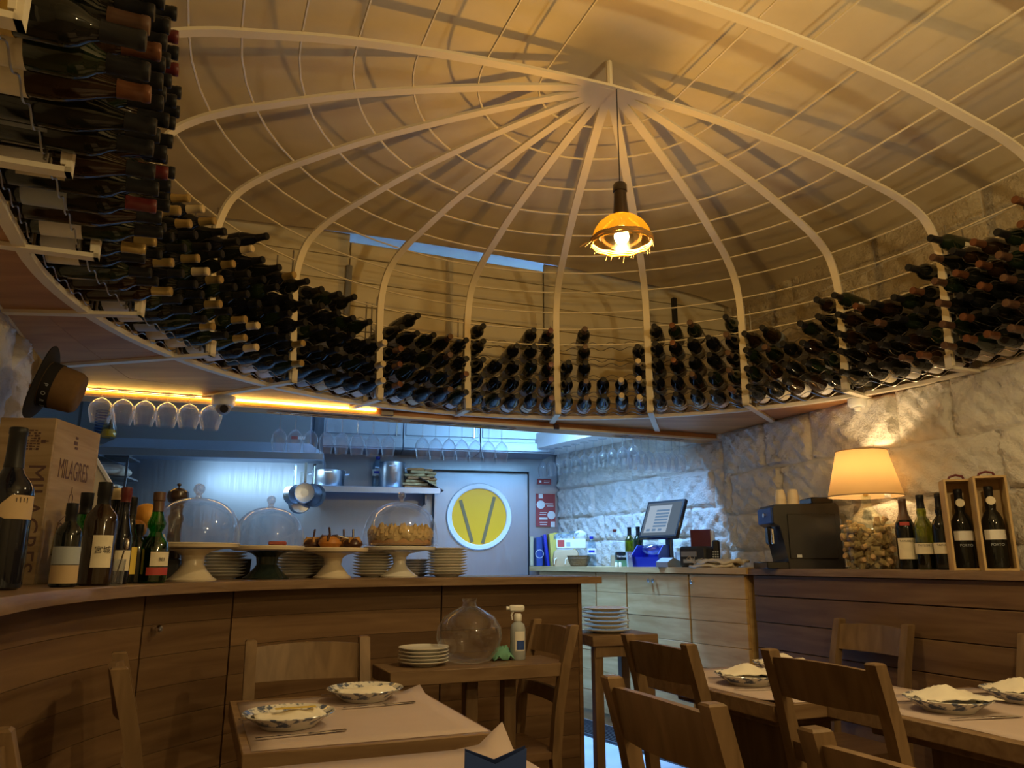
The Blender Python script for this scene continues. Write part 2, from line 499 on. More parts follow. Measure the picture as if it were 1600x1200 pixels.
# ceiling: a shallow vault over the cage
cm = MB(); secs = []
for i in range(41):
    p = -2.3 + 4.7 * i / 40
    z = ZC + .03 - .03 * (p / 1.2) ** 2 - (.18 * max(0, abs(p) - 1.7) ** 1.5)
    x0 = P(p, -1.93); x1 = P(p, 5)
    secs.append([(x0[0], x0[1], z), (x1[0], x1[1], z), (x1[0], x1[1], z + .05), (x0[0], x0[1], z + .05)])
cm.sweep(secs)
struct(cm.obj('ceiling', 'plaster'))

# kitchen shell
KB0 = Vector((.39, 6.45)); KD = Vector((-math.cos(R(12)), -math.sin(R(12))))      # back wall line, going left
KN = Vector((KD.y, -KD.x)) * -1                                                     # towards the room
if KN.y > 0: KN = -KN
def kw(t, q): v = KB0 + KD * t + KN * q; return (v.x, v.y)
KROT = R(12)
wb = MB(); wb.prism([kw(-.2, 0), kw(4.6, 0), kw(4.6, -.1), kw(-.2, -.1)], .14, 3.1)
wall_k = struct(wb.obj('wall_kitchen', 'steel_wall', smooth=0))
wl = MB(); wl.prism([kw(4.5, 0), kw(4.6, 0), P(-3.6, -1.2), P(-3.5, -1.2)], .14, 3.1)
struct(wl.obj('wall_kitchen_left', 'plaster', smooth=0))
kc = MB(); kc.prism([kw(-.6, -.1), kw(4.6, -.1), P(-3.6, -1.2), P(-2.5, -1.2), P(-2.4, -1.99), P(2.4, -1.99)], 3.1, 3.15)
struct(kc.obj('ceiling_kitchen', 'white_paint', smooth=0))
wr = MB(); wr.prism([P(-2.4, 5), P(2.4, 5), P(2.4, 5.1), P(-2.4, 5.1)], 0, 3.2)
struct(wr.obj('wall_rear', 'plaster', smooth=0))

# stone walls: joints plane as the wall, each block a part of it
def stone_wall(name, a, b, z0, z1, courses, lens, mat, jmat, depth=.035, seed=1, nx=24, nz=16, inward=None):
    """a-b plan line; blocks stand proud on the side `inward` points to"""
    rr = random.Random(seed)
    A = Vector(a); B = Vector(b); L = (B - A).length; d = (B - A) / L
    n = Vector(inward).normalized()
    w = MB()
    w.prism([a, b, tuple(B - n * .15), tuple(A - n * .15)], z0, z1)
    W = struct(w.obj(name, jmat, smooth=0))
    z = z0; row = 0
    while z < z1 - .03:
        h = min(courses * rr.uniform(.8, 1.2), z1 - z)
        if z1 - z - h < courses * .4: h = z1 - z
        t = -rr.uniform(0, lens * .6)
        while t < L:
            l = lens * rr.uniform(.65, 1.4)
            t0, t1 = max(t, 0), min(t + l, L)
            if t1 - t0 > .05:
                g = .004
                cz = z + h / 2; ct = (t0 + t1) / 2; lx = t1 - t0 - 2 * g; lz = h - 2 * g
                sd = rr.uniform(0, 99); m = MB(); secs = []
                tilt = rr.uniform(-.02, .02); pr = depth * rr.uniform(.35, .7)
                for i in range(nx + 1):
                    sec = []
                    x = -lx / 2 + lx * i / nx
                    for k in range(nz + 1):
                        y = -lz / 2 + lz * k / nz
                        ex = max(0, min(1, (lx / 2 - abs(x)) / .022)); ez = max(0, min(1, (lz / 2 - abs(y)) / .022))
                        e = math.sin(min(ex, 1) * math.pi / 2) ** .7 * math.sin(min(ez, 1) * math.pi / 2) ** .7
                        bump = .20 * depth * noise2(x * 9, y * 9, sd) + .16 * depth * noise2(x * 31, y * 29, sd + 3) + .10 * depth * noise2(x * 73, y * 67, sd + 5)
                        off = e * (pr + bump + tilt * x * 3)
                        wob = .006 * math.sin(x * 17 + sd) if abs(y) > lz * .45 else 0
                        q = A + d * (ct + x) + n * off
                        sec.append((q.x, q.y, cz + y + wob))
                    secs.append(sec)
                m.sweep(secs, closed_sec=False, cap=False)
                m.obj('stone_block', mat, W, smooth=60)
            t += l
        z += h; row += 1
    return W
WR0 = P(1.80, 1.2); WR1 = P(1.80, -1.80)
stone_wall('wall_right', WR0, WR1, .0, ZR, .235, .42, 'stone_white', 'stone_joint', .045, 3, inward=(-PX[0], -PX[1]))
KC = (.39, 6.45)
d_ = Vector((KC[0] - WR1[0], KC[1] - WR1[1])).normalized()
stone_wall('wall_right_kitchen', WR1, KC, .9, 2.6, .225, .40, 'stone_white', 'stone_joint', .04, 8, inward=(-d_.y, d_.x))
stone_wall('wall_right_upper', P(2.05, 1.6), P(2.05, -2.0), ZR - .02, 3.02, .27, .5, 'stone_upper', 'stone_joint', .03, 5, inward=(-PX[0], -PX[1]))
WL0 = P(-1.99, -1.2); WL1 = P(-1.99, 2.6)
stone_wall('wall_left', WL0, WL1, .0, ZR + .02, .33, .45, 'stone_white', 'stone_joint', .045, 11, inward=(PX[0], PX[1]))
ul = MB(); ul.prism([P(-2.12, -2.0), P(-2.12, 4), P(-2.22, 4), P(-2.22, -2.0)], ZR, 3.1)
struct(ul.obj('wall_left_upper', 'plaster', smooth=0))
re = MB(); re.prism([P(1.8, 1.2), P(1.8, 5), P(1.95, 5), P(1.95, 1.2)], 0, ZR); re.prism([P(2.05, 1.6), P(2.05, 5), P(2.2, 5), P(2.2, 1.6)], ZR, 3.1)
struct(re.obj('wall_right_rear', 'stone_upper', smooth=0))
le = MB(); le.prism([P(-1.95, 2.6), P(-1.95, 5), P(-2.1, 5), P(-2.1, 2.6)], 0, ZR)
struct(le.obj('wall_left_rear', 'stone_upper', smooth=0))

# board wall above the bulkhead, behind the bottles
bk = MB(); bk.prism([P(-2.2, -2.01), P(2.2, -2.01), P(2.2, -2.03), P(-2.2, -2.03)], ZR + .03, 2.99)
wall_b = struct(bk.obj('wall_boards', 'cream_board', smooth=0))
z = ZR + .03; k = 0
while z < 2.98:
    h = .148
    for (p0, p1) in ((-2.1, -.62), (-.615, .62), (.625, 2.05)):
        m = MB(); c = P((p0 + p1) / 2, -1.998)
        zt = min(z + h, 2.985 if -1 < p0 < .5 else 3.07); m.box((c[0], c[1], (z + zt) / 2), (p1 - p0 - .004, .02, zt - z - .004), ROT, .003)
        m.obj('board', 'cream_board', wall_b)
    z += h
m = MB(); c = P(-.62, -1.975); m.box((c[0], c[1], 2.41), (.035, .02, .84), ROT, .003); m.obj('batten', 'grey_plastic', wall_b)
m = MB(); c = P(1.6, -1.97); m.box((c[0], c[1], 2.45), (.03, .03, .95), ROT, .003); m.obj('batten', 'black_matte', wall_b)

# bulkhead beam over the bar with its light strip
bt = MB(); c = P(-.15, -1.905)
bt.box((c[0], c[1], 1.945), (4.0, .15, .04), ROT, .004)
beam = tag(bt.obj('bulkhead_beam', 'panel_wood'), 'long reddish wooden beam over the bar carrying the hanging glasses', 'beam')
m = MB(); c = P(-.15, -1.826); m.box((c[0], c[1], 1.930), (4.0, .006, .012), ROT); m.obj('edge_trim', 'white_steel', beam)
m = MB(); c = P(-1.17, -1.825); m.box((c[0], c[1], 1.958), (1.42, .008, .010), ROT); tag(m.obj('light_strip', 'led_warm', beam), 'glowing yellow light strip')
m = MB(); c = P(-.40, -1.815); m.box((c[0], c[1], 1.945), (.07, .02, .03), ROT, .003); m.obj('strip_bracket', 'chocolate', beam)
m = MB(); c = P(.62, -1.815); m.box((c[0], c[1], 1.935), (.03, .02, .03), ROT, .003); m.obj('strip_bracket', 'chocolate', beam)

# steel beam running from the kitchen corner along the stone wall
m = MB(); q0 = Vector(WR1) + Vector((-d_.y, d_.x)) * .20; q1 = Vector(KC) + Vector((-d_.y, d_.x)) * .20
m.bar((q0.x, q0.y, 2.10), (q1.x, q1.y, 2.10), .36, .12)
sb = tag(m.obj('steel_ledge', 'white_paint', smooth=0), 'pale steel ledge running along the stone wall above the till', 'ledge')
# kitchen lamp fittings
m = MB(); c = P(.95, -2.24); m.box((c[0], c[1], 2.60), (1.2, .1, .06), ROT, .005); m.obj('lamp_housing', 'white_plastic', None)
tag(bpy.data.objects['lamp_housing'], 'long white tube lamp housing behind the bulkhead', 'lamp'); bpy.data.objects['lamp_housing'].name = 'tube_lamp'
m = MB(); m.box((-.9, 5.0, 2.94), (1.3, .4, .06), R(12), .005); tag(m.obj('ceiling_lamp', 'white_plastic'), 'flat white kitchen ceiling lamp', 'lamp')

# ================================================================== WINE CAGE
PROF = [(1.63, ZR), (1.645, 2.20), (1.655, 2.42), (1.645, 2.53), (1.60, 2.63), (1.52, 2.69), (1.40, 2.735), (1.27, 2.765), (.97, 2.825), (.6, 2.868), (.3, 2.89), (0., 2.90)]
PR = catmull(PROF, 5)
def pol(r, deg, z): return (CX + r * math.cos(R(deg)), CY + r * math.sin(R(deg)), z)
def rib_mesh(frame, prof, name, wd=.036, th=.011):
    """frame(r, t, z): r outwards, t sideways"""
    secs = []
    for i, (r, z) in enumerate(prof):
        a = prof[max(i - 1, 0)]; b = prof[min(i + 1, len(prof) - 1)]
        t = Vector((b[0] - a[0], b[1] - a[1])).normalized(); nx, nz = t.y, -t.x
        secs.append([frame(r + nx * th * s, q * wd / 2, z + nz * th * s) for (q, s) in ((-1, -.5), (1, -.5), (1, .5), (-1, .5))])
    return MB().sweep(secs)
cage = thing('wine_cage', 'cream steel cage of curved ribs and rods vaulting over the room', 'cage', (CX, CY, ZR))
def cg(mb, name, mat='white_steel'):
    mb.v = [(x - CX, y - CY, z - ZR) for x, y, z in mb.v]
    return mb.obj(name, mat, cage)
for k in range(11):
    ang = 22 + 18 * k; ca, sa = math.cos(R(ang)), math.sin(R(ang))
    cg(rib_mesh(lambda r, t, z: (CX + r * ca - t * sa, CY + r * sa + t * ca, z), PR, 'rib'), 'rib')
ARCH = [.5, 1.0, 1.5, 2.0, 2.5]
full = [(-r, z) for r, z in PR] + [(r, z) for r, z in reversed(PR[:-1])]
for a in ARCH:
    def fr(r, t, z, a=a):
        x, y = P(r, a + t); return (x, y, z)
    cg(rib_mesh(fr, full, 'arch'), 'arch')
hb = MB(); hb.prism([pol(.125, 22 + 9 * i, 0)[:2] for i in range(21)], 2.893, 2.906); cg(hb, 'hub')
hb = MB(); hb.tube([(CX, CY, 2.9), (CX, CY, ZC + .02)], .012, 8); cg(hb, 'hanger')
# rods round the cage
L = [0]
for a, b in zip(PR, PR[1:]): L.append(L[-1] + math.dist(a, b))
def prof_at(d):
    for i in range(len(PR) - 1):
        if L[i + 1] >= d:
            k = (d - L[i]) / (L[i + 1] - L[i]); return (PR[i][0] + (PR[i + 1][0] - PR[i][0]) * k, PR[i][1] + (PR[i + 1][1] - PR[i][1]) * k)
    return PR[-1]
def arc_of(r=None, z=None):
    for i in range(len(PR) - 1):
        a, b = PR[i], PR[i + 1]
        if z is not None and a[1] <= z <= b[1]: return L[i] + (L[i + 1] - L[i]) * (z - a[1]) / (b[1] - a[1])
        if r is not None and i > 14 and b[0] <= r <= a[0]: return L[i] + (L[i + 1] - L[i]) * (a[0] - r) / (a[0] - b[0])
for dd in [arc_of(z=q) for q in (2.36, 2.455, 2.55)] + [arc_of(r=q) for q in (1.58, 1.45, 1.30, 1.12, .94, .73, .49, .26)]:
    r, z = prof_at(dd); r += .008; z += .006
    pts = [(*P(r, 2.6), z), (*P(r, 1.2), z), (*P(r, .01), z)] + [pol(r, 22 + 6 * i, z) for i in range(31)] + [(*P(-r, .01), z), (*P(-r, 1.2), z), (*P(-r, 2.6), z)]
    cg(MB().tube(pts, .0042, 5), 'rod', 'rod_steel')
# base ring, brackets and the wooden panels outside it
ringp = [P(1.80, 2.6), P(1.80, 1.3), P(1.80, .02)] + [pol(1.80, 22 + 3 * i, 0)[:2] for i in range(61)] + [P(-1.80, .02), P(-1.80, 1.3), P(-1.80, 2.6)]
rg = MB(); strip(rg, ringp, -.016, .016, ZR - .012, ZR + .006); cg(rg, 'base_ring')
ring1 = [P(1.63, 2.6), P(1.63, 1.3), P(1.63, .02)] + [pol(1.63, 22 + 3 * i, 0)[:2] for i in range(61)] + [P(-1.63, .02), P(-1.63, 1.3), P(-1.63, 2.6)]
def outer(deg):
    """distance from the cage centre to the surrounding walls"""
    a = R(deg) - ROT; pc, ac = math.cos(a), -math.sin(a)
    c = [9.]
    if pc > 1e-6: c.append(1.83 / pc)
    if pc < -1e-6: c.append(1.96 / -pc)
    if ac < -1e-6: c.append(1.835 / -ac)
    return min(c)
def bracket(x0, y0, x1, y1):
    m = MB(); m.bar((x0, y0, ZR - .010), (x1, y1, ZR - .010), .032, .012)
    d = Vector((x1 - x0, y1 - y0)).normalized()
    m.bar((x0 + d.x * .006, y0 + d.y * .006, ZR - .016), (x0 + d.x * .006, y0 + d.y * .006, ZR + .05), .032, .012, up=(d.x, d.y, 0))
    cg(m, 'bracket')
for k in range(11):
    ang = 22 + 18 * k; ro = outer(ang)
    a = pol(1.615, ang, 0); b = pol(max(ro, 1.82), ang, 0); bracket(a[0], a[1], b[0], b[1])
for a in (.5, 1.0, 1.5, 2.0, 2.5):
    for s in (-1, 1):
        q0 = P(s * 1.615, a); q1 = P(s * (1.95 if s < 0 else 1.83), a); bracket(*q0, *q1)
soffit = thing('shelf_soffit', 'reddish wooden panels under the bottle shelf between the white brackets', 'soffit', (CX, CY, ZR))
def soff(poly, z0=ZR - .004, z1=ZR + .014):
    m = MB(); m.prism(poly, z0, z1); m.v = [(x - CX, y - CY, z - ZR) for x, y, z in m.v]
    return m.obj('panel', 'panel_wood', soffit, smooth=0)
corner = [math.degrees(math.atan2(1.835, 1.83)) + 22, 180 + 22 - math.degrees(math.atan2(1.835, 1.96))]
for k in range(10):
    a0, a1 = 22 + 18 * k, 40 + 18 * k
    angs = sorted(set([a0 + (a1 - a0) * i / 6 for i in range(7)] + [c for c in corner if a0 < c < a1]))
    inn = [pol(1.812, a, 0)[:2] for a in angs]; out = [pol(max(outer(a), 1.815), a, 0)[:2] for a in angs]
    if 120 < a0 < 180:            # wide panels are made of two boards with a seam
        f = .52
        mid0 = [(i[0] + (o[0] - i[0]) * (f - .004), i[1] + (o[1] - i[1]) * (f - .004)) for i, o in zip(inn, out)]
        mid1 = [(i[0] + (o[0] - i[0]) * f, i[1] + (o[1] - i[1]) * f) for i, o in zip(inn, out)]
        soff(inn + mid0[::-1]); soff(mid1 + out[::-1])
    else: soff(inn + out[::-1])
for i, a in enumerate((0, .5, 1.0, 1.5, 2.0)):
    soff([P(-1.812, a + .02), P(-1.812, a + .49), P(-1.96, a + .49), P(-1.96, a + .02)])
# upper side of the shelf beyond the bottles
m = MB()
ring3 = [pol(1.85, 22 + 6 * i, 0)[:2] for i in range(31)]

# ------------------------------------------------------------------ bottles
BORD = [(0, .004), (.026, .0), (.0355, .004), (.0368, .012), (.0368, .185), (.0355, .198), (.030, .212), (.020, .226), (.0155, .238), (.0142, .25), (.0138, .285), (.0150, .287), (.0150, .296), (.0135, .299), (0, .299)]
BURG = [(0, .004), (.028, .0), (.0395, .005), (.0405, .014), (.0405, .155), (.038, .175), (.031, .20), (.022, .225), (.0165, .245), (.0142, .262), (.0138, .285), (.0150, .287), (.0150, .296), (.0135, .299), (0, .299)]
CHAMP = [(0, .004), (.03, .0), (.042, .005), (.0435, .014), (.0435, .15), (.041, .172), (.034, .20), (.025, .228), (.0185, .252), (.0155, .28), (.0165, .287), (.0165, .297), (.0145, .305), (0, .305)]
def bottle_meshes(prof, cap_z, lab, key, n=14, h=.30):
    k = h / .30
    pr = [(r * k, z * k) for r, z in prof]
    body = MB().lathe(pr, n).mesh('bottle_' + key)
    def rad(z):
        for (a, b) in zip(pr, pr[1:]):
            if a[1] <= z <= b[1] and b[1] > a[1]: return a[0] + (b[0] - a[0]) * (z - a[1]) / (b[1] - a[1])
        return pr[-2][0]
    zs = [cap_z * k] + [z for r, z in pr if z > cap_z * k + .002 and r > 0]
    cp = [(rad(zs[0]) + .0004, zs[0])] + [(rad(z) + .0012 * k, z) for z in zs] + [(0, pr[-1][1] + .0012)]
    cap = MB().lathe(cp, n).mesh('cap_' + key)
    z0, z1, ang = lab
    lr = rad((z0 + z1) / 2 * k) + .0007
    lm = MB().lathe([(lr, z0 * k), (lr, z1 * k)], 10, a0=-ang / 2, a1=ang / 2).mesh('label_' + key)
    return body, cap, lm
KINDS = {
    'bord': bottle_meshes(BORD, .238, (.045, .13, 3.4), 'bord'),
    'burg': bottle_meshes(BURG, .248, (.04, .12, 3.2), 'burg'),
    'champ': bottle_meshes(CHAMP, .185, (.05, .12, 3.0), 'champ'),
}
for q in KINDS.values():
    for me in q: me.materials.append(MATS['wine_glass_dark'])
def make_bottle(kind, glass, cap, lab, name, label, loc, rot, group=None, cat='wine bottle', labtext=None):
    t = thing(name, label, cat, loc, 0, group, rot)
    b, c, l = KINDS[kind]
    mob('bottle_body', b, t, m=glass); mob('capsule', c, t, m=cap)
    if lab: mob('paper_label', l, t, m=lab)
    return t
ORD = ['bottom', 'second', 'third', 'fourth', 'fifth', 'sixth', 'seventh']
NTH = ['first', 'second', 'third', 'fourth', 'fifth', 'sixth']
BAYN = ['leftmost', 'second', 'third', 'fourth', 'fifth', 'sixth', 'seventh', 'eighth', 'ninth', 'tenth', 'eleventh', 'twelfth', 'thirteenth']
CAPS = {'cap_black': 'black', 'cap_gold': 'gold', 'cap_tan': 'tan', 'cap_red': 'red', 'cap_copper': 'copper', 'cap_brown': 'brown'}
# bays from the left of the picture round to the right; five columns each, bottles per column
BAYS = [
    ('L', .98, .50, [6, 6, 6, 6, 6], ['cap_black', 'cap_brown', 'cap_copper', 'cap_black']),
    ('L', .48, .00, [6, 6, 6, 5, 5], ['cap_black', 'cap_black', 'cap_red', 'cap_black', 'cap_black']),
    ('A', 202, 184, [5, 5, 5, 5, 4], ['cap_gold', 'cap_black', 'cap_gold', 'cap_black']),
    ('A', 184, 166, [5, 5, 5, 5, 5], ['cap_black', 'cap_gold', 'cap_tan', 'cap_gold']),
    ('A', 166, 148, [5, 6, 5, 5, 5], ['cap_gold', 'cap_tan', 'cap_black', 'cap_black']),
    ('A', 148, 130, [5, 5, 5, 4, 3], ['cap_tan', 'cap_black', 'cap_black', 'cap_black']),
    ('A', 130, 112, [4, 5, 4, 4, 4], ['cap_copper', 'cap_black', 'cap_black', 'cap_brown']),
    ('A', 112, 94, [5, 3, 4, 5, 5], ['cap_black', 'cap_black', 'cap_brown', 'cap_black', 'cap_red']),
    ('A', 94, 76, [3, 5, 2, 2, 4], ['cap_black', 'cap_brown', 'cap_black', 'cap_tan', 'cap_tan']),
    ('A', 76, 58, [5, 5, 5, 4, 5], ['cap_black', 'cap_copper', 'cap_brown', 'cap_black', 'cap_brown']),
    ('A', 58, 40, [4, 4, 3, 4, 5], ['cap_black', 'cap_brown', 'cap_black', 'cap_black', 'cap_black']),
    ('A', 40, 22, [5, 4, 4, 4, 5], ['cap_black', 'cap_copper', 'cap_brown', 'cap_brown', 'cap_copper']),
    ('R', .02, .50, [6, 5, 5, 5, 6], ['cap_brown', 'cap_copper', 'cap_copper', 'cap_brown', 'cap_copper']),
]
ROWH = .097; ZB = ZR + .016
for bi, (side, a0, a1, heights, caps) in enumerate(BAYS):
    def place(f, r):
        """plan point at fraction f through the bay and radius r; also the inward direction"""
        if side == 'A':
            a = a0 + (a1 - a0) * f; x, y, _ = pol(r, a, 0); return (x, y), (-math.cos(R(a)), -math.sin(R(a)))
        a = a0 + (a1 - a0) * f; s = -1 if side == 'L' else 1
        return P(s * r, a), (-s * PX[0], -s * PX[1])
    # the wire rack of this bay
    c0, _ = place(.5, 1.72)
    rack = thing('wire_rack', '%s rack bay from the left, dark wire shelves holding wine bottles' % BAYN[bi], 'rack', (*c0, ZR), group='wire wine racks round the cage')
    top = max(heights)
    def rk(mb, name):
        mb.v = [(x - c0[0], y - c0[1], z - ZR) for x, y, z in mb.v]; mb.obj(name, 'wire', rack)
    for row in range(top):
        for r in (1.665, 1.775):
            pts = []
            for i in range(41):
                f = .03 + .94 * i / 40
                (x, y), _ = place(f, r)
                pts.append((x, y, ZB + row * ROWH - .002 + .010 * math.cos((f - .1) / .2 * 2 * math.pi + math.pi)))
            rk(MB().tube(pts, .0022, 4), 'shelf_wire')
    for f in (.03, .97):
        for r in (1.665, 1.775):
            (x, y), _ = place(f, r)
            rk(MB().tube([(x, y, ZR + .004), (x, y, ZR + .06 + top * ROWH)], .004, 5), 'post')
    for ci in range(5):
        for row in range(heights[ci]):
            f = .1 + .2 * ci
            rb = (1.815 if side != 'L' else 1.80) + rnd.uniform(-.012, .01)
            (x, y), d = place(f, rb)
            cap = caps[(ci + (row // 3 if bi in (4, 5, 3) else 0)) % len(caps)] if rnd.random() < (.55 if bi not in (8,) else .8) else 'cap_black'
            kind = 'burg' if rnd.random() < .3 else 'bord'
            if bi == 2 and cap == 'cap_gold' and row > 2: kind = 'champ'
            tilt = rnd.uniform(-.02, .035)
            q = Vector((d[0], d[1], tilt)).to_track_quat('Z', 'X')
            e = (q @ Matrix.Rotation(rnd.choice([0, math.pi, math.pi]) + rnd.uniform(-.8, .8), 3, 'Z').to_quaternion()).to_euler()
            rr = .0405 if kind != 'bord' else .0368
            zz = ZB + row * ROWH + rr + .001
            lab = rnd.choice(['label_cream', 'label_white', 'label_white', 'label_cream', 'label_gold' if bi < 4 else 'label_white', 'label_grey', None if bi > 4 else 'label_cream'])
            gl = rnd.choice(['wine_glass_dark', 'wine_glass_dark', 'wine_glass_green', 'wine_glass_brown' if bi in (0, 1, 2, 10, 11, 12) else 'wine_glass_blue'])
            if side == 'L': zz += .004
            wb_ = make_bottle(kind, gl, cap, lab, 'wine_bottle',
                        '%s-capped wine bottle, %s row, %s from left in %s rack bay' % (CAPS[cap], ORD[row], NTH[ci], BAYN[bi]),
                        (x, y, zz), e, 'wine bottles lying in the cage racks')
            if side == 'L': wb_.scale = (1.12, 1.12, 1.14)

# ================================================================== BAR
BARZ = 1.085
BAR = catmull([(-.80, 1.15), (-.95, 1.45), (-1.09, 1.91), (-1.12, 2.38), (-1.00, 2.78), (-.80, 3.09), (-.50, 3.37), (-.05, 3.63), (.375, 3.84)], 6)
# left of the path = away from the dining room? keep the sign explicit
def bar_off(d): return offset(BAR, d)
_t = offset(BAR, .1); BS = 1 if (_t[-1][1] > BAR[-1][1]) else -1          # +: behind the bar
def on_bar(u, q, z=BARZ):
    path = offset(BAR, BS * q); best = None
    for a, b in zip(path, path[1:]):
        for k in range(20):
            p = (a[0] + (b[0] - a[0]) * k / 20, a[1] + (b[1] - a[1]) * k / 20)
            if p[1] < 1.2: continue
            e = abs(xcol(u, p[1], z) - p[0])
            if best is None or e < best[0]: best = (e, p)
    return best[1]
bt = MB(); F = BAR; B = []
for i, p in enumerate(offset(BAR, BS * .46)):
    # the top stops at the left stone wall
    rp = (p[0] - CX) * PX[0] + (p[1] - CY) * PX[1]
    if rp < -1.88:
        f = BAR[i]; fp = (f[0] - CX) * PX[0] + (f[1] - CY) * PX[1]
        k = max(.15, (fp + 1.88) / (fp - rp)); p = (f[0] + (p[0] - f[0]) * k, f[1] + (p[1] - f[1]) * k)
    B.append(p)
def bar_slab(i0, i1, name, label, dz=0):
    m = MB(); z0, z1 = BARZ - .034 + dz, BARZ + dz
    m.sweep([[(f[0], f[1], z0), (f[0] + .0, f[1], z1 - .004), (f[0] + (b[0] - f[0]) * .01, f[1] + (b[1] - f[1]) * .01, z1), (b[0], b[1], z1), (b[0], b[1], z0)] for f, b in list(zip(F, B))[i0:i1]])
    return tag(m.obj(name, 'bar_top_wood'), label, 'bar top')
bar_slab(0, len(BAR), 'bar_counter', 'curved brown wooden bar top sweeping from the left wall')
# short overhanging end of the top
e = Vector(BAR[-1]); d = (Vector(BAR[-1]) - Vector(BAR[-3])).normalized(); nb = Vector((-d.y, d.x)) * BS
m = MB(); q = [e, e + d * .075, e + d * .075 + nb * .46, e + nb * .46]
m.prism([tuple(v) for v in q], BARZ - .034, BARZ - .001)
tag(m.obj('bar_top_end', 'bar_top_wood', smooth=0), 'overhanging end board of the bar top', 'bar top')
# front: curved boards in four units
FR = offset(BAR, BS * .105)
segs = [(.0, .42, 'leftmost curved unit of the wooden bar front nearest the camera'), (.422, .53, 'bar front unit with a knob at its upper left corner'), (.532, .80, 'bar front unit behind the small two-seat table'), (.802, 1.0, 'rightmost unit of the bar front ending beside the gap')]
for si, (f0, f1, lab) in enumerate(segs):
    pth = sub_path(FR, f0, f1)
    mid = pth[len(pth) // 2]
    u = thing('bar_cabinet', lab, 'bar front', (mid[0], mid[1], 0), group='units of the curved bar front')
    def bl(mb, name, mat='bar_wood', par=None):
        mb.v = [(x - mid[0], y - mid[1], z) for x, y, z in mb.v]; return mb.obj(name, mat, par or u)
    m = MB(); strip(m, pth, BS * .03, BS * .05, .0, BARZ - .036); bl(m, 'carcass', 'bar_wood')
    z = BARZ - .036; k = 0
    while z > .05:
        h = .10
        m = MB(); strip(m, pth, BS * (.006 + .0008 * (k % 2)), BS * .026, max(z - h + .0014, .02), z); bl(m, 'board')
        z -= h; k += 1
    if si == 1:
        p = sub_path(pth, .10, .9)[0]; nrm = Vector(offset(sub_path(pth, 0.02, .2), -BS * 1)[0]) - Vector(sub_path(pth, .02, .2)[0])
        nrm.normalize()
        m = MB(); M = Vector((nrm.x, nrm.y, 0)).to_track_quat('Z', 'Y').to_matrix()
        m.lathe([(0, 0), (.006, 0), (.006, .012), (.012, .016), (.013, .024), (.009, .030), (0, .031)], 12, (p[0], p[1], BARZ - .145), M)
        bl(m, 'knob', 'chrome')
# back and end of the bar body
m = MB(); strip(m, sub_path(offset(BAR, BS * .42), .50, 1.0), 0, BS * .02, .14, BARZ - .035); tag(m.obj('bar_rear_panelling', 'bar_wood'), 'wooden back panel of the bar facing the kitchen', 'panel')
m = MB(); e0 = Vector(FR[-1]); q = [e0, e0 + d * .02, e0 + d * .02 + nb * .40, e0 + nb * .40]
m.prism([tuple(v) for v in q], 0, BARZ - .035); tag(m.obj('bar_end_panel', 'bar_wood', smooth=0), 'narrow wooden end panel closing the bar', 'panel')

# ================================================================== COUNTERS ON THE RIGHT
CTZ = 1.12
RC0, RC1 = P(1.42, 1.0), P(1.42, -1.14)                   # front line of the right counter (near, far)
m = MB(); m.prism([P(1.40, 1.0), P(1.40, -1.16), P(1.80, -1.16), P(1.80, 1.0)], CTZ - .032, CTZ)
tag(m.obj('counter_top', 'bar_top_wood', smooth=0), 'long brown wooden counter top under the lamp along the stone wall', 'counter top')
cf = thing('side_counter', 'brown wooden counter front of wide boards below the table lamp', 'counter', (*P(1.42, 0), 0))
def rel(mb, o): mb.v = [(x - o.location.x, y - o.location.y, z - o.location.z) for x, y, z in mb.v]; return mb
m = MB(); m.prism([P(1.445, 1.0), P(1.445, -1.13), P(1.78, -1.13), P(1.78, 1.0)], 0, CTZ - .033); rel(m, cf).obj('carcass', 'bar_wood', cf, smooth=0)
m = MB(); c = P(1.433, -.065); m.box((c[0], c[1], CTZ - .085), (2.12, .022, .10), ROT - math.pi / 2, .002); rel(m, cf).obj('fascia', 'bar_wood', cf)
z = CTZ - .138; k = 0
while z > .1:
    h = .128; c = P(1.431 + .002 * (k % 2), -.065)
    m = MB(); m.box((c[0], c[1], z - h / 2), (2.12, .02, h - .003), ROT - math.pi / 2, .002); rel(m, cf).obj('board', 'bar_wood', cf)
    z -= h; k += 1
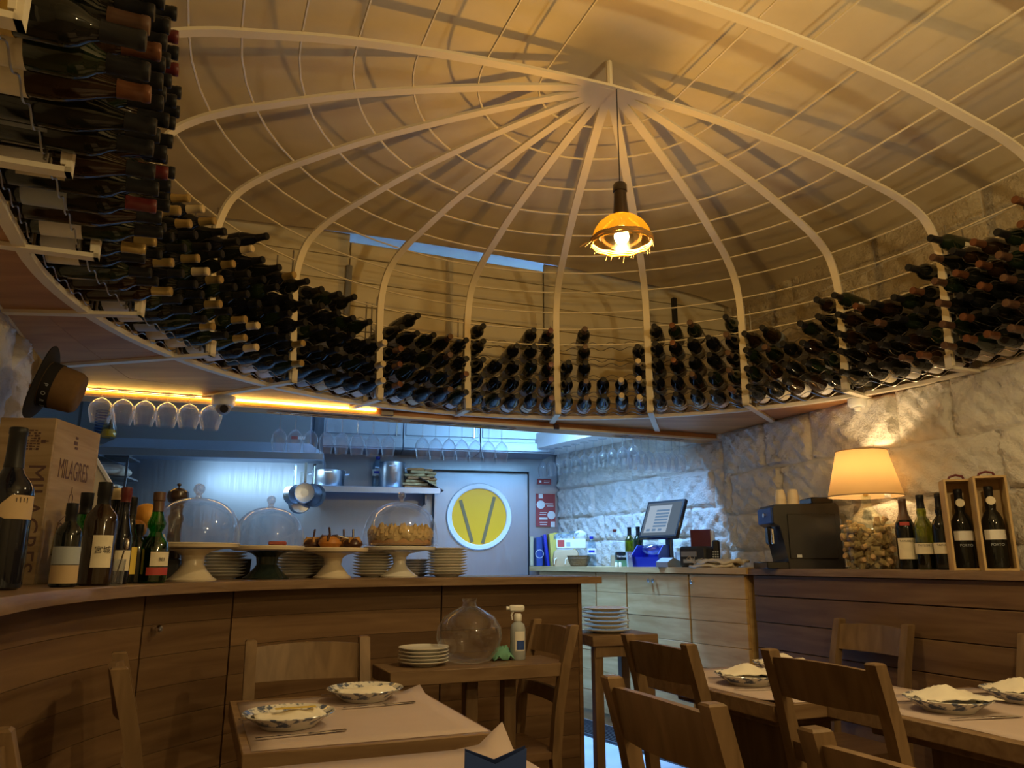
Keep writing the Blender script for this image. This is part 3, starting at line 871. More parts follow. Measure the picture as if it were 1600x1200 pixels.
# pale cabinets under the till
BC0 = Vector((1.235, 4.16)); bd = Vector((-.515, .857)); bn = Vector((.857, .515))
BC1 = BC0 + bd * 2.05
brot = math.atan2(bd.y, bd.x)
def bc(t, q): v = BC0 + bd * t + bn * q; return (v.x, v.y)
m = MB(); m.prism([bc(-.03, -.025), bc(2.1, -.025), bc(2.1, .44), bc(-.03, .47)], CTZ - .03, CTZ + .004)
tag(m.obj('till_counter_top', 'cab_wood', smooth=0), 'pale wooden worktop carrying the till and bottles', 'counter top')
for i, (t0, t1, lab) in enumerate([(.0, .42, 'pale wooden cabinet at the right end below the phone'), (.425, .98, 'pale wooden cabinet with twin knobs below the till'), (.985, 1.30, 'narrow pale wooden cabinet half hidden behind the bar end'), (1.305, 2.0, 'pale wooden cabinet hidden behind the bar')]):
    u = thing('till_cabinet', lab, 'cabinet', (*bc((t0 + t1) / 2, 0), .14), group='pale cabinets below the till')
    m = MB(); m.prism([bc(t0, .02), bc(t1, .02), bc(t1, .44), bc(t0, .44)], .14, CTZ - .03); rel(m, u).obj('body', 'cab_wood', u, smooth=0)
    z = CTZ - .034; k = 0
    while z > .26:
        h = .125; c = bc((t0 + t1) / 2, .008 - .0015 * (k % 2))
        m = MB(); m.box((c[0], c[1], z - h / 2), (t1 - t0 - .008, .02, h - .002), brot, .0015); rel(m, u).obj('board', 'cab_wood', u)
        z -= h; k += 1
    ks = [t1 - .04] if i == 0 else ([t0 + .32, t0 + .28] if i == 1 else [])
    for kk in ks:
        M = Vector((-bn.x, -bn.y, 0)).to_track_quat('Z', 'Y').to_matrix(); c = bc(kk, -.002)
        m = MB(); m.lathe([(0, 0), (.006, 0), (.006, .014), (.011, .018), (.012, .025), (0, .03)], 10, (c[0], c[1], CTZ - .075), M)
        rel(m, u).obj('knob', 'chrome', u)
# drain grille on the kitchen floor
g = thing('floor_grille', 'dark slatted floor grille at the foot of the pale cabinets', 'grille', (*bc(.6, -.15), .14), brot)
for i in range(11):
    MB().box((0, .12 - i * .024, .006), (1.9, .008, .012)).obj('slat', 'steel_dark', g, smooth=0)
MB().box((0, .0, .001), (1.92, .28, .002)).obj('frame', 'black_matte', g, smooth=0)

# ================================================================== TABLES AND CHAIRS
def make_table(label, cx, cy, lp, la, rz=0, z=.75, paper=True, paper_off=(0, 0), curl=None, th=.045):
    t = thing('dining_table', label, 'table', (cx, cy, 0), ROT + rz)
    MB().box((0, 0, z - th / 2), (lp, la, th), bev=.003).obj('tabletop', 'table_wood', t)
    MB().box((0, 0, (z - th) / 2 + .03), (.11, la * .55, z - th - .06), bev=.004).obj('pedestal', 'chair_wood', t)
    MB().box((0, 0, .03), (lp * .75, la * .6, .06), bev=.006).obj('foot', 'chair_wood', t)
    MB().box((0, 0, z - th - .02), (lp * .7, la * .7, .038), bev=.004).obj('apron', 'chair_wood', t)
    return t
def paper(label, cx, cy, lp, la, rz=0, z=.75, curl=(1, 1, .03)):
    t = MB(); n = 10; secs = []
    for i in range(n + 1):
        sec = []
        for k in range(n + 1):
            x = -lp / 2 + lp * i / n; y = -la / 2 + la * k / n
            dx = curl[0] * x / (lp / 2); dy = curl[1] * y / (la / 2)
            c = max(0, min(dx, dy) - .72) / .28
            sec.append((x, y, .0012 + curl[2] * c ** 1.6 + .0006 * noise2(x * 14, y * 11)))
        secs.append(sec)
    t.sweep(secs, False, False)
    o = t.obj('paper_mat', 'paper_brown', None, (cx, cy, z), (0, 0, ROT + rz), smooth=80)
    s = o.modifiers.new('thickness', 'SOLIDIFY'); s.thickness = .0006; s.offset = 1
    return tag(o, label, 'place mat', 'brown paper table covers')
make_table('square wooden table with two plates left of the centre, nearest the bar', -.44, 2.20, .58, .70)
paper('brown paper cover on the left table with two plates', -.43, 2.19, .55, .64, curl=(1, 1, .02))
make_table('wooden table at the bottom edge with the blue napkin', -.17, 1.43, .58, .68)
paper('brown paper cover under the blue napkin at the bottom edge', -.16, 1.44, .56, .65, curl=(1, 1, .05))
make_table('wooden table beside the pale cabinets with one white napkin plate', .90, 2.80, .62, .74)
paper('brown paper cover on the table beside the pale cabinets', .91, 2.80, .58, .72, curl=(-1, -1, .01))
make_table('wooden table at the right edge with napkin plates', 1.34, 2.26, .64, .66)
paper('brown paper cover on the table at the right edge', 1.35, 2.26, .60, .62, curl=(-1, 1, .03))

def make_chair(label, tx, ty, face, top=.91, wdt=.36, seatm='chair_seat', tone='chair_wood'):
    """tx,ty: plan point midway between the post tops; face: direction the sitter looks"""
    lean = .085
    fx, fy = math.cos(face), math.sin(face)
    t = thing('dining_chair', label, 'chair', (tx + fx * lean, ty + fy * lean, 0), face - math.pi / 2)
    hw = wdt / 2
    for s in (-1, 1):
        m = MB(); secs = []
        for (z, y) in ((0, -.05), (.22, -.012), (.44, 0), (.60, -.015), (.76, -.045), (top - .004, -lean), (top, -lean - .001)):
            w2, d2 = (.017, .019) if z < top - .001 else (.013, .015)
            secs.append([(s * hw - w2, y - d2, z), (s * hw + w2, y - d2, z), (s * hw + w2, y + d2, z), (s * hw - w2, y + d2, z)])
        m.sweep(secs); m.obj('back_post', tone, t, smooth=30)
        m = MB(); m.sweep([[(s * (hw + .01) + a, .37 + b, z) for a, b in ((-r, -r), (r, -r), (r, r), (-r, r))] for z, r in ((0, .015), (.42, .019))]); m.obj('front_leg', tone, t, smooth=30)
        MB().bar((s * hw, .0, .20), (s * (hw + .01), .37, .20), .018, .026).obj('side_stretcher', tone, t, smooth=30)
    def rail(z0, z1, bow, y0, name, arch=0):
        m = MB(); secs = []
        for i in range(9):
            f = -1 + i / 4; x = f * (hw - .012); yb = -bow * (1 - f * f)
            zt = z1 + arch * (1 - f * f)
            yo0 = y0(z0) + yb; yo1 = y0(z1) + yb
            secs.append([(x, yo0 - .009, z0), (x, yo0 + .009, z0), (x, yo1 + .009, zt), (x, yo1 - .009, zt)])
        m.sweep(secs); m.obj(name, tone, t, smooth=50)
    yy = lambda z: -.012 - (z - .58) * .22
    rail(top - .125, top - .022, .022, yy, 'top_rail', .008)
    rail(.615, .665, .018, yy, 'mid_rail')
    m = MB(); m.prism([(-hw - .02, .40), (-hw - .01, .015), (-hw + .03, -.015), (hw - .03, -.015), (hw + .01, .015), (hw + .02, .40)], .43, .452); m.obj('seat', seatm, t, smooth=0)
    MB().bar((-hw, .36, .40), (hw, .36, .40), .02, .05).obj('apron', tone, t, smooth=0)
    MB().bar((-hw, .19, .20), (hw, .19, .20), .018, .024).obj('stretcher', tone, t, smooth=0)
    return t
FP = ROT; FA = ROT - math.pi / 2
make_chair('brown chair with its back to the room before the pale cabinets', .47, 2.61, FP)
make_chair('brown chair at the bottom centre, back turned to the camera', .285, 1.60, FP)
make_chair('brown chair tucked under the right table, seen from behind', .815, 2.14, FP + .05)
make_chair('pale brown chair with its back against the side counter, facing the tables', 1.52, 3.36, FP + math.pi)
make_chair('brown chair at the right edge against the side counter', 1.86, 2.62, FP + math.pi)
make_chair('chair back cut by the bottom edge, nearest the camera', .52, 1.06, FP)
make_chair('greyish brown chair behind the left table, against the bar', -.665, 2.62, FA)
make_chair('dark brown chair by the bar end beside the spray bottle', .175, 3.33, FP + math.pi)
make_chair('dark chair seen edge on at the left of the bar front', -1.005, 2.06, R(26.6))
make_chair('chair at the bottom left corner, only its top showing', -.69, 1.055, R(24), top=.91)

# side table against the bar and the small table beyond the bar end
t = thing('side_table', 'wooden side table against the bar carrying plates and a spray bottle', 'table', (-.155, 3.125, 0), R(24))
MB().box((0, 0, .745), (.72, .26, .05), bev=.003).obj('tabletop', 'table_wood', t)
MB().box((.0, .02, .36), (.05, .05, .72), bev=.003).obj('leg', 'chair_wood', t); MB().box((.16, .02, .36), (.05, .05, .72), bev=.003).obj('leg', 'chair_wood', t)
MB().box((.08, .02, .03), (.36, .2, .05), bev=.003).obj('foot', 'chair_wood', t)
SIDE = t
t = thing('serving_table', 'small pale-topped table beyond the bar end with stacked plates', 'table', (.50, 4.07, .14), R(20))
MB().box((0, 0, .64), (.36, .34, .05), bev=.003).obj('tabletop', 'table_wood', t)
for sx in (-1, 1):
    for sy in (-1, 1): MB().box((sx * .14, sy * .13, .31), (.045, .045, .62), bev=.003).obj('leg', 'chair_wood', t)
MB().box((0, -.15, .59), (.32, .018, .05)).obj('apron', 'chair_wood', t, smooth=0)

# ================================================================== PENDANT LAMP
LX, LY, LZ = CX + .025, CY, 2.262           # rim of the shade
t = thing('pendant_lamp', 'amber glass pendant lamp made from a bottle with jute-wrapped rim', 'lamp', (LX, LY, LZ))
sh = [(.106, 0), (.108, .012), (.106, .03), (.098, .055), (.082, .08), (.060, .098), (.038, .108), (.028, .116)]
shade_o = MB().lathe(sh, 36).obj('lamp_shade', 'amber_shade', t)
MB().lathe([(.029, .110), (.0265, .14), (.024, .175), (.023, .205), (.026, .208), (.026, .232), (.021, .240), (0, .241)], 20).obj('bottle_neck', 'wine_glass_brown', t)
MB().tube([(0, 0, .24), (0, 0, 2.9 - LZ)], .0022, 6).obj('cord', 'black_matte', t)
m = MB()
for k, (r, z) in enumerate(((.110, .004), (.111, .012), (.110, .019))): m.tube([(r * math.cos(a * R(10)), r * math.sin(a * R(10)), z + .002 * math.sin(a * 1.7 + k)) for a in range(36)], .0042, 6, closed=True)
rim = m.obj('rim_rope', 'jute', shade_o); rim['kind'] = 'stuff'
m = MB(); rr = random.Random(4)
for k in range(26):
    a = rr.uniform(0, 6.28); l = rr.uniform(.01, .03)
    m.tube([(.110 * math.cos(a), .110 * math.sin(a), .004), (.113 * math.cos(a + .05), .113 * math.sin(a + .05), .004 - l)], .0008, 3)
for k in range(7): m.tube([(-.108, -.02, .008), (-.118 - .006 * k, -.045 + .004 * k, -.01 - .004 * (k % 4))], .0011, 3)
fz = m.obj('rope_fringe', 'jute', shade_o); fz['kind'] = 'stuff'
MB().lathe([(0, .10), (.012, .10), (.014, .075), (.012, .07), (0, .07)], 12).obj('lamp_holder', 'black_plastic', t)
MB().lathe([(0, .0), (.014, .004), (.024, .018), (.027, .032), (.022, .052), (.013, .068), (.012, .074), (0, .075)], 16).obj('bulb', 'glass', t)
lamp('pendant_bulb_light', 'POINT', (LX, LY, LZ + .034), 24, WARM, radius=.018)

# ================================================================== LAMP AND BOTTLES ON THE RIGHT COUNTER
def on_right(u, q, z=CTZ): return on_line(RC0, RC1, u, q, z)
lx, ly = on_right(1364, .20)
t = thing('table_lamp', 'cork-filled glass demijohn table lamp with tapered linen shade', 'lamp', (lx, ly, CTZ))
jar = [(0, .002), (.098, 0), (.108, .006), (.110, .02), (.112, .10), (.118, .16), (.118, .185), (.108, .205), (.075, .235), (.045, .262), (.028, .285), (.022, .305), (.021, .34)]
MB().lathe(jar, 32).obj('jar', 'glass_pale', t)
rr = random.Random(3); corks = []
kme = MB().lathe([(0, 0), (.0105, 0), (.0115, .002), (.0115, .042), (.0105, .044), (0, .044)], 8).mesh('cork'); kme.materials.append(MATS['cork'])
kme2 = MB().lathe([(0, 0), (.0115, 0), (.0105, .025), (.015, .03), (.015, .04), (0, .042)], 8).mesh('cork_flared'); kme2.materials.append(MATS['cork'])
for k in range(170):
    z = .012 + .19 * (k / 170); a = rr.uniform(0, 6.28)
    rad = .088 if k % 4 else .05
    c = mob('cork', kme if rr.random() < .8 else kme2, t, (rad * math.cos(a), rad * math.sin(a), z), (rr.uniform(0, 3.1), rr.uniform(0, 3.1), rr.uniform(0, 6.28)))
MB().lathe([(.012, .335), (.012, .40), (.016, .40), (.016, .44), (0, .441)], 12).obj('lamp_holder', 'cap_gold', t)
m, nt, out = new_mat('lampshade')
df = N(nt, 'ShaderNodeBsdfDiffuse'); df.inputs[0].default_value = (.60, .44, .24, 1)
tl = N(nt, 'ShaderNodeBsdfTranslucent'); tl.inputs[0].default_value = (.60, .38, .16, 1)
mx = N(nt, 'ShaderNodeMixShader'); mx.inputs[0].default_value = .28
nt.links.new(df.outputs[0], mx.inputs[1]); nt.links.new(tl.outputs[0], mx.inputs[2]); nt.links.new(mx.outputs[0], out.inputs[0])
shd = MB().lathe([(.168, .335), (.1655, .34), (.115, .545), (.1165, .55)], 40).obj('lamp_shade', 'lampshade', t)
m = MB(); m.tube([(.168 * math.cos(R(10) * k), .168 * math.sin(R(10) * k), .336) for k in range(36)], .003, 5, closed=True); m.obj('shade_trim', 'card_brown', shd)
m = MB(); m.tube([(.116 * math.cos(R(10) * k), .116 * math.sin(R(10) * k), .55) for k in range(36)], .0025, 5, closed=True); m.obj('shade_trim', 'card_brown', shd)
MB().sphere((0, 0, .455), .028, 12).obj('bulb', 'glass', t)
lamp('table_lamp_light', 'POINT', (lx, ly, CTZ + .455), 6, (1.0, .70, .34), radius=.022)
# lamp cord
m = MB(); pts = []
c0 = on_right(1340, .30); c1 = on_right(1310, .30)
for k in range(17):
    f = k / 16; pts.append((c0[0] + (c1[0] - c0[0]) * f, c0[1] + (c1[1] - c0[1]) * f + .015 * math.sin(f * 9), CTZ + .006 + .055 * max(0, math.sin(f * 7.5)) * (1 - f * .4)))
m.tube(pts, .0028, 6); tag(m.obj('power_cord', 'black_plastic'), 'thin black lamp cord looping beside the coffee machine', 'cord')

# port bottles: bordeaux shape with a bulged neck
PORT = [(0, .004), (.03, 0), (.0395, .004), (.0405, .012), (.0400, .17), (.037, .19), (.028, .212), (.019, .224), (.0185, .232), (.0205, .243), (.0195, .255), (.0150, .268), (.0142, .30), (.0155, .303), (.0155, .318), (.014, .32), (0, .32)]
PORT2 = [(0, .004), (.03, 0), (.0395, .004), (.0405, .012), (.0415, .18), (.038, .20), (.028, .220), (.020, .238), (.0165, .26), (.0150, .29), (.016, .293), (.016, .308), (.0145, .31), (0, .31)]
def stand_bottle(name, label, x, y, z, prof, glass, cap, cap_z, labspec=None, n=20, rz=0, cat='bottle', group=None, k=1.0, extra=None):
    """labspec: (z0, z1, half angle, material); label faces local -y"""
    t = thing(name, label, cat, (x, y, z), rz, group)
    pr = [(r * k, zz * k) for r, zz in prof]
    MB().lathe(pr, n).obj('bottle_body', glass, t)
    def rad(zz):
        for a, b in zip(pr, pr[1:]):
            if a[1] <= zz <= b[1] and b[1] > a[1]: return a[0] + (b[0] - a[0]) * (zz - a[1]) / (b[1] - a[1])
        return pr[-2][0]
    if cap:
        zs = [cap_z * k] + [zz for r, zz in pr if zz > cap_z * k + .002 and r > 0]
        MB().lathe([(rad(zs[0]) + .0003, zs[0])] + [(rad(q) + .0012, q) for q in zs] + [(0, pr[-1][1] + .0015)], n).obj('capsule', cap, t)
    lab_o = None
    for ls in (labspec if isinstance(labspec, list) else [labspec] if labspec else []):
        z0, z1, ha, mat = ls[:4]; rot = ls[4] if len(ls) > 4 else 0
        lr = max(rad(z0 * k), rad(z1 * k)) + .0008
        lo = MB().lathe([(lr, z0 * k), (lr, z1 * k)], 12, a0=-math.pi / 2 - ha + rot, a1=-math.pi / 2 + ha + rot).obj('paper_label', mat, t)
        lab_o = lab_o or lo
    for tx in (extra or []):
        body, size, zz, mat = tx[:4]; rot = tx[4] if len(tx) > 4 else 0
        lr = rad(zz * k) + .0018
        text_mesh('lettering', body, size, mat, lab_o or t, (lr * math.sin(rot), -lr * math.cos(rot), zz * k), (math.pi / 2, 0, rot), .0002)
    return t
def look(x, y): return math.atan2(y, x) - math.pi / 2          # yaw that turns local -y to the camera
for i, (u, pr, gl, cap, lab, txt, lb) in enumerate([
        (1422, PORT2, 'wine_glass_dark', 'cap_brown', [(.045, .135, .95, 'label_cream'), (.19, .205, .5, 'label_red')], [("TAYLOR'S", .0125, .122, 'ink')], 'dark port bottle with tall cream label, left of the three by the lamp'),
        (1450, PORT, 'glass_olive', 'cap_black', [(.066, .112, 1.35, 'label_cream')], [("TAYLOR'S", .0125, .102, 'ink')], 'olive green glass port bottle, middle of the three by the lamp'),
        (1480, PORT, 'wine_glass_dark', 'cap_black', [(.066, .112, 1.35, 'label_cream')], [("TAYLOR'S", .0125, .102, 'ink')], 'dark port bottle with wide label, beside the wooden bottle box')]):
    x, y = on_right(u, .20 + .01 * i)
    t = stand_bottle('port_bottle', lb, x, y, CTZ, pr, gl, cap, .262 if pr is PORT else .215, lab, rz=look(x, y), extra=txt, cat='wine bottle', group='three port bottles by the lamp')
    if i == 1: MB().lathe([(0, .006), (.037, .006), (.0382, .012), (.0382, .085), (0, .0851)], 18).obj('wine', 'wine_glass_dark', t)
# wooden presentation boxes with a bottle inside
for i, (u, lb, lb2) in enumerate([(1512, 'open wooden bottle box with a rope handle beside the port bottles', 'dark port bottle standing in the left wooden box'), (1562, 'open wooden bottle box at the right edge of the counter', 'dark port bottle standing in the right wooden box')]):
    x, y = on_right(u, .20); rz = look(x, y) + R(10)
    t = thing('bottle_box', lb, 'box', (x, y, CTZ), rz, 'open wooden bottle boxes')
    W_, D_, H_ = .115, .12, .365
    MB().box((0, D_ / 2 - .004, H_ / 2), (W_, .008, H_)).obj('back_panel', 'box_wood', t, smooth=0)
    for s in (-1, 1): MB().box((s * (W_ / 2 - .004), -.004, H_ / 2), (.008, D_ - .008, H_)).obj('side_panel', 'box_wood', t, smooth=0)
    MB().box((0, -.004, .004), (W_ - .016, D_ - .008, .008)).obj('bottom_panel', 'box_wood', t, smooth=0)
    MB().box((0, -.004, H_ - .004), (W_ - .016, D_ - .008, .008)).obj('top_panel', 'box_wood', t, smooth=0)
    MB().tube([(-.03, 0, H_), (-.024, 0, H_ + .014), (0, 0, H_ + .022), (.024, 0, H_ + .016), (.03, 0, H_)], .005, 6).obj('rope_handle', 'book_maroon', t)
    a = Matrix.Rotation(rz, 3, 'Z') @ Vector((.0, .0, .0))
    b = stand_bottle('port_bottle', lb2, x, y, CTZ + .008, PORT, 'wine_glass_dark', 'cap_black', .262, [(.11, .148, 1.1, 'label_white')], rz=rz, extra=[('PORTO', .014, .09, 'label_grey')], cat='wine bottle', group='port bottles standing in boxes')
    MB().lathe([(0, 0), (.017, 0), (.017, .003), (0, .003)], 18, (0, -.022, .262), Matrix.Rotation(R(82), 3, 'X')).obj('seal_tag', 'label_cream', b)
# coffee machine
x, y = on_right(1254, .17)
t = thing('coffee_machine', 'glossy black coffee machine with spouts facing left, on the counter', 'coffee machine', (x, y, CTZ), ROT - R(90) + R(68))
W_, D_ = .335, .24          # local x: back(+) .. front(-)
side = [(-.105, .0), (.165, 0), (.170, .02), (.165, .31), (.15, .325), (-.155, .318), (-.168, .30), (-.168, .225), (-.14, .21), (-.128, .15), (-.11, .05)]
m = MB(); n = len(side)
vs = [(a, -D_ / 2, b) for a, b in side] + [(a, D_ / 2, b) for a, b in side]
m.raw(vs, [tuple(range(n)), tuple(range(n, 2 * n))] + [(i, (i + 1) % n, n + (i + 1) % n, n + i) for i in range(n)])
m.obj('body', 'black_plastic', t, smooth=30)
spn = MB().box((.02, -D_ / 2 - .003, .16), (.24, .006, .22), bev=.002).obj('side_panel', 'black_plastic', t)
MB().box((-.055, -D_ / 2 - .0065, .062), (.024, .001, .014)).obj('badge', 'label_grey', spn, smooth=0)
MB().box((-.17, 0, .265), (.012, D_ * .9, .08), bev=.004).obj('display', 'blue_binder', t)
MB().lathe([(0, 0), (.011, 0), (.011, .012), (0, .012)], 12, (-.188, -.02, .268), Matrix.Rotation(R(90), 3, 'Y')).obj('knob', 'chrome', t)
MB().box((-.165, -.02, .165), (.026, .05, .09), bev=.006).obj('coffee_spout', 'black_plastic', t)
MB().box((-.165, -.075, .16), (.014, .014, .08), bev=.004).obj('steam_wand', 'chrome', t)
MB().box((-.135, 0, .017), (.16, D_ * .95, .034), bev=.004).obj('drip_tray', 'black_plastic', t)
MB().box((.10, 0, .34), (.11, .17, .035), bev=.006).obj('bean_hopper', 'black_plastic', t)
MB().box((.17, 0, .13), (.03, D_ * .9, .25), bev=.01).obj('water_tank', 'steel_dark', t)
x0, y0 = x, y
M = Matrix.Rotation(t.rotation_euler.z, 3, 'Z')
cup = [(0, .004), (.02, 0), (.022, .004), (.027, .02), (.030, .05), (.031, .052), (.0295, .05), (.026, .02), (.02, .006), (0, .006)]
cpm = MB().lathe([(r, -z) for r, z in cup], 16).mesh('espresso_cup'); cpm.materials.append(MATS['ceramic_cream'])
hm = MB().tube([(.027, 0, -.012), (.042, 0, -.016), (.044, 0, -.030), (.029, 0, -.040)], .0035, 6).mesh('handle'); hm.materials.append(MATS['ceramic_cream'])
for i, (a, b, c, lb) in enumerate([(-.085, .0, 0, 'cream cup lying upside down on the coffee machine, lower left'), (-.085, .0, 1, 'cream cup on top of the left cup stack'), (-.025, -.02, 0, 'cream cup on the coffee machine, lower right'), (-.025, -.02, 1, 'cream cup on top of the right cup stack')]):
    v = M @ Vector((a, b, .324 + .052 + .026 * c))
    q = thing('coffee_cup', lb, 'cup', (x0 + v.x, y0 + v.y, CTZ + v.z - (.0)), .6 * i, 'cups stacked on the coffee machine')
    mob('cup_body', cpm, q); mob('handle', hm, q)
x, y = on_right(1215, .22)
m = MB(); m.lathe([(0, 0), (.02, 0), (.022, .03), (.016, .055), (.01, .06), (0, .062)], 12); tag(m.obj('blue_bottle_cap', 'blue_plastic', None, (x, y, CTZ)), 'small blue container behind the coffee machine spouts', 'container')
# dome sensor on the stone wall
x, y = P(1.735, -.62)
t = thing('wall_sensor', 'small white sensor under the shelf above the lamp', 'sensor', (x, y, 1.915))
MB().lathe([(0, .04), (.045, .04), (.045, .012), (.036, 0), (0, -.002)], 20).obj('housing', 'white_plastic', t)
MB().lathe([(.02, -.004), (.015, -.018), (0, -.022)], 14).obj('lens', 'ceramic', t)

# ================================================================== HANGING GLASSES
WG = [(.031, 0), (.0335, .02), (.0385, .05), (.040, .065), (.037, .085), (.026, .104), (.012, .116), (.005, .122)]
BG = [(.040, 0), (.046, .025), (.0535, .055), (.055, .068), (.050, .088), (.036, .106), (.016, .118), (.006, .122)]
def glass_proto(prof, stem_h, key):
    zt = prof[-1][1]
    bowl = MB().lathe(prof, 20).mesh('bowl_' + key); stem = MB().lathe([(.0052, zt - .002), (.0036, zt + .01), (.0036, zt + stem_h - .012), (.006, zt + stem_h - .004)], 8).mesh('stem_' + key)
    foot = MB().lathe([(.006, zt + stem_h - .004), (.033, zt + stem_h - .0015), (.034, zt + stem_h), (0, zt + stem_h)], 18).mesh('foot_' + key)
    for me in (bowl, stem, foot): me.materials.append(MATS['glass'])
    return bowl, stem, foot, zt + stem_h
GW = glass_proto(WG, .088, 'wine'); GB = glass_proto(BG, .045, 'balloon')
def hang(proto, x, y, ztop, label, group):
    t = thing('wine_glass', label, 'wine glass', (x, y, ztop - proto[3]), 0, group)
    mob('bowl', proto[0], t); mob('stem', proto[1], t); mob('base', proto[2], t)
def rail_set(u0, u1, n, a, ztop, proto, words, group):
    """glasses hanging in a row under the beam line (across the room)"""
    A = Vector(P(-2.2, a)); B = Vector(P(2.2, a))
    for i in range(n):
        u = u0 + (u1 - u0) * i / (n - 1)
        best = min(((abs(xcol(u, y_, ztop - .1) - x_), x_, y_) for x_, y_ in [tuple(A + (B - A) * (k / 2000)) for k in range(2001)]))
        hang(proto, best[1], best[2], ztop, '%s %s glass hanging %s' % (words[0], ['first', 'second', 'third', 'fourth', 'fifth', 'sixth', 'seventh', 'eighth', 'ninth', 'tenth', 'eleventh', 'twelfth'][i] + ' from left,', words[1]), group)
    xs = [min(((abs(xcol(u, y_, ztop) - x_), x_, y_) for x_, y_ in [tuple(A + (B - A) * (k / 1000)) for k in range(1001)])) for u in (u0 - 20, u1 + 20)]
    for dx in (-.02, .02):
        m = MB(); off = Vector((AX[0], AX[1])) * dx
        m.tube([(xs[0][1] + off.x, xs[0][2] + off.y, ztop - .006), (xs[1][1] + off.x, xs[1][2] + off.y, ztop - .006)], .003, 6)
        yield m
for (args, lb) in [
    ((158, 329, 6, -1.77, 1.955, GB, ('balloon', 'beside the hat'), 'balloon glasses by the hat'), 'glass rail holding the balloon glasses near the hat'),
    ((437, 607, 8, -1.89, 1.925, GW, ('wine', 'above the cake domes'), 'wine glasses above the cake domes'), 'glass rail holding the wine glasses above the cake domes'),
    ((660, 784, 7, -1.89, 1.925, GW, ('wine', 'above the round window'), 'wine glasses above the round window'), 'glass rail holding the wine glasses above the round window'),
    ((978, 1062, 8, -1.89, 1.925, GW, ('wine', 'above the till at the beam end'), 'wine glasses at the right beam end'), 'glass rail holding the wine glasses at the right beam end')]:
    t = thing('glass_rail', lb, 'rail', (0, 0, 0))
    for m in rail_set(*args): m.obj('rail_wire', 'chrome', t)
ql = Vector((-d_.y, d_.x))
for i in range(11):
    f = .30 + .60 * i / 10
    p = Vector(WR1) + (Vector(KC) - Vector(WR1)) * f + ql * .28
    hang(GW, p.x, p.y, 2.03, 'wine glass hanging %s from right, below the steel ledge' % ['first', 'second', 'third', 'fourth', 'fifth', 'sixth', 'seventh', 'eighth', 'ninth', 'tenth', 'eleventh'][i], 'wine glasses below the steel ledge')

# dome camera under the beam
x, y = P(-1.24, -1.75)
t = thing('security_camera', 'grey dome security camera under the shelf', 'camera', (x, y, ZR - .016))
MB().lathe([(0, 0), (.058, 0), (.060, -.006), (.052, -.045), (.044, -.05), (0, -.05)], 24).obj('housing', 'white_plastic', t)
MB().sphere((.006, -.01, -.055), .038, 16).obj('eyeball', 'grey_plastic', t)
MB().lathe([(0, 0), (.02, 0), (.02, .014), (0, .014)], 14, (.02, -.038, -.066), Vector((.35, -.8, -.35)).to_track_quat('Z', 'Y').to_matrix()).obj('lens', 'black_plastic', t)

# ================================================================== KITCHEN BEHIND THE BAR
def kt(u, q, z):
    """t along the kitchen back wall seen in picture column u, q in front of it"""
    best = min((abs(xcol(u, kw(i * .005, q)[1], z) - kw(i * .005, q)[0]), i * .005) for i in range(-100, 960))
    return best[1]
def kloc(u, q, z): return kw(kt(u, q, z), q)
# cooker hood
t0, t1 = kt(505, .62, 1.88), kt(152, .62, 1.88)
hx, hy = kw((t0 + t1) / 2, .3); Lh = t1 - t0
t = thing('cooker_hood', 'wide stainless steel cooker hood with lit underside', 'hood', (hx, hy, 1.86), KROT)
hbd = MB().box((-.02, -.04, .62), (Lh - .16, .52, 1.0), bev=.004).obj('hood_body', 'steel', t)
m = MB(); m.sweep([[(-Lh / 2, -.32, .055), (-Lh / 2, .3, .055), (-Lh / 2, .3, .12), (-Lh / 2 + .10, -.30, .125)], [(Lh / 2, -.32, .055), (Lh / 2, .3, .055), (Lh / 2 - .1, .3, .12), (Lh / 2 - .1, -.30, .125)]]); m.obj('canopy', 'steel', t, smooth=0)
MB().box((0, -.325, .03), (Lh, .012, .055), bev=.003).obj('front_lip', 'steel', t)
for s in (-1, 1): MB().box((s * (Lh / 2 - .005), 0, .03), (.012, .62, .055), bev=.003).obj('side_lip', 'steel', t)
MB().box((Lh / 2 - .21, -.303, .165), (.045, .003, .022)).obj('badge', 'poster_red', hbd, smooth=0)
MB().box((Lh / 2 - .16, -.303, .165), (.05, .003, .022)).obj('badge', 'white_paint', hbd, smooth=0)
# steel wall cupboards right of the hood
ta, tb = kt(866, .34, 2.02), kt(503, .34, 2.02)
for i in range(3):
    a = ta + (tb - ta) * i / 3; b = ta + (tb - ta) * (i + 1) / 3 - .004
    cx, cy = kw((a + b) / 2, .17)
    t = thing('wall_cupboard', 'steel wall cupboard above the %s' % ['round window, nearest the stone wall', 'serving boards and the shelf end', 'stock pot, next to the hood'][i], 'cupboard', (cx, cy, 2.0), KROT, 'steel wall cupboards')
    MB().box((0, 0, .31), (b - a, .34, .62), bev=.003).obj('body', 'steel', t)
    dr = MB().box((0, -.176, .36), (b - a - .03, .012, .50), bev=.003).obj('door', 'steel', t)
    MB().box((0, -.188, .045), (b - a, .012, .07), bev=.003).obj('light_rail', 'steel', t)
    MB().box(((b - a) / 2 - .05, -.19, .16), (.012, .012, .12), bev=.003).obj('handle', 'chrome', dr)
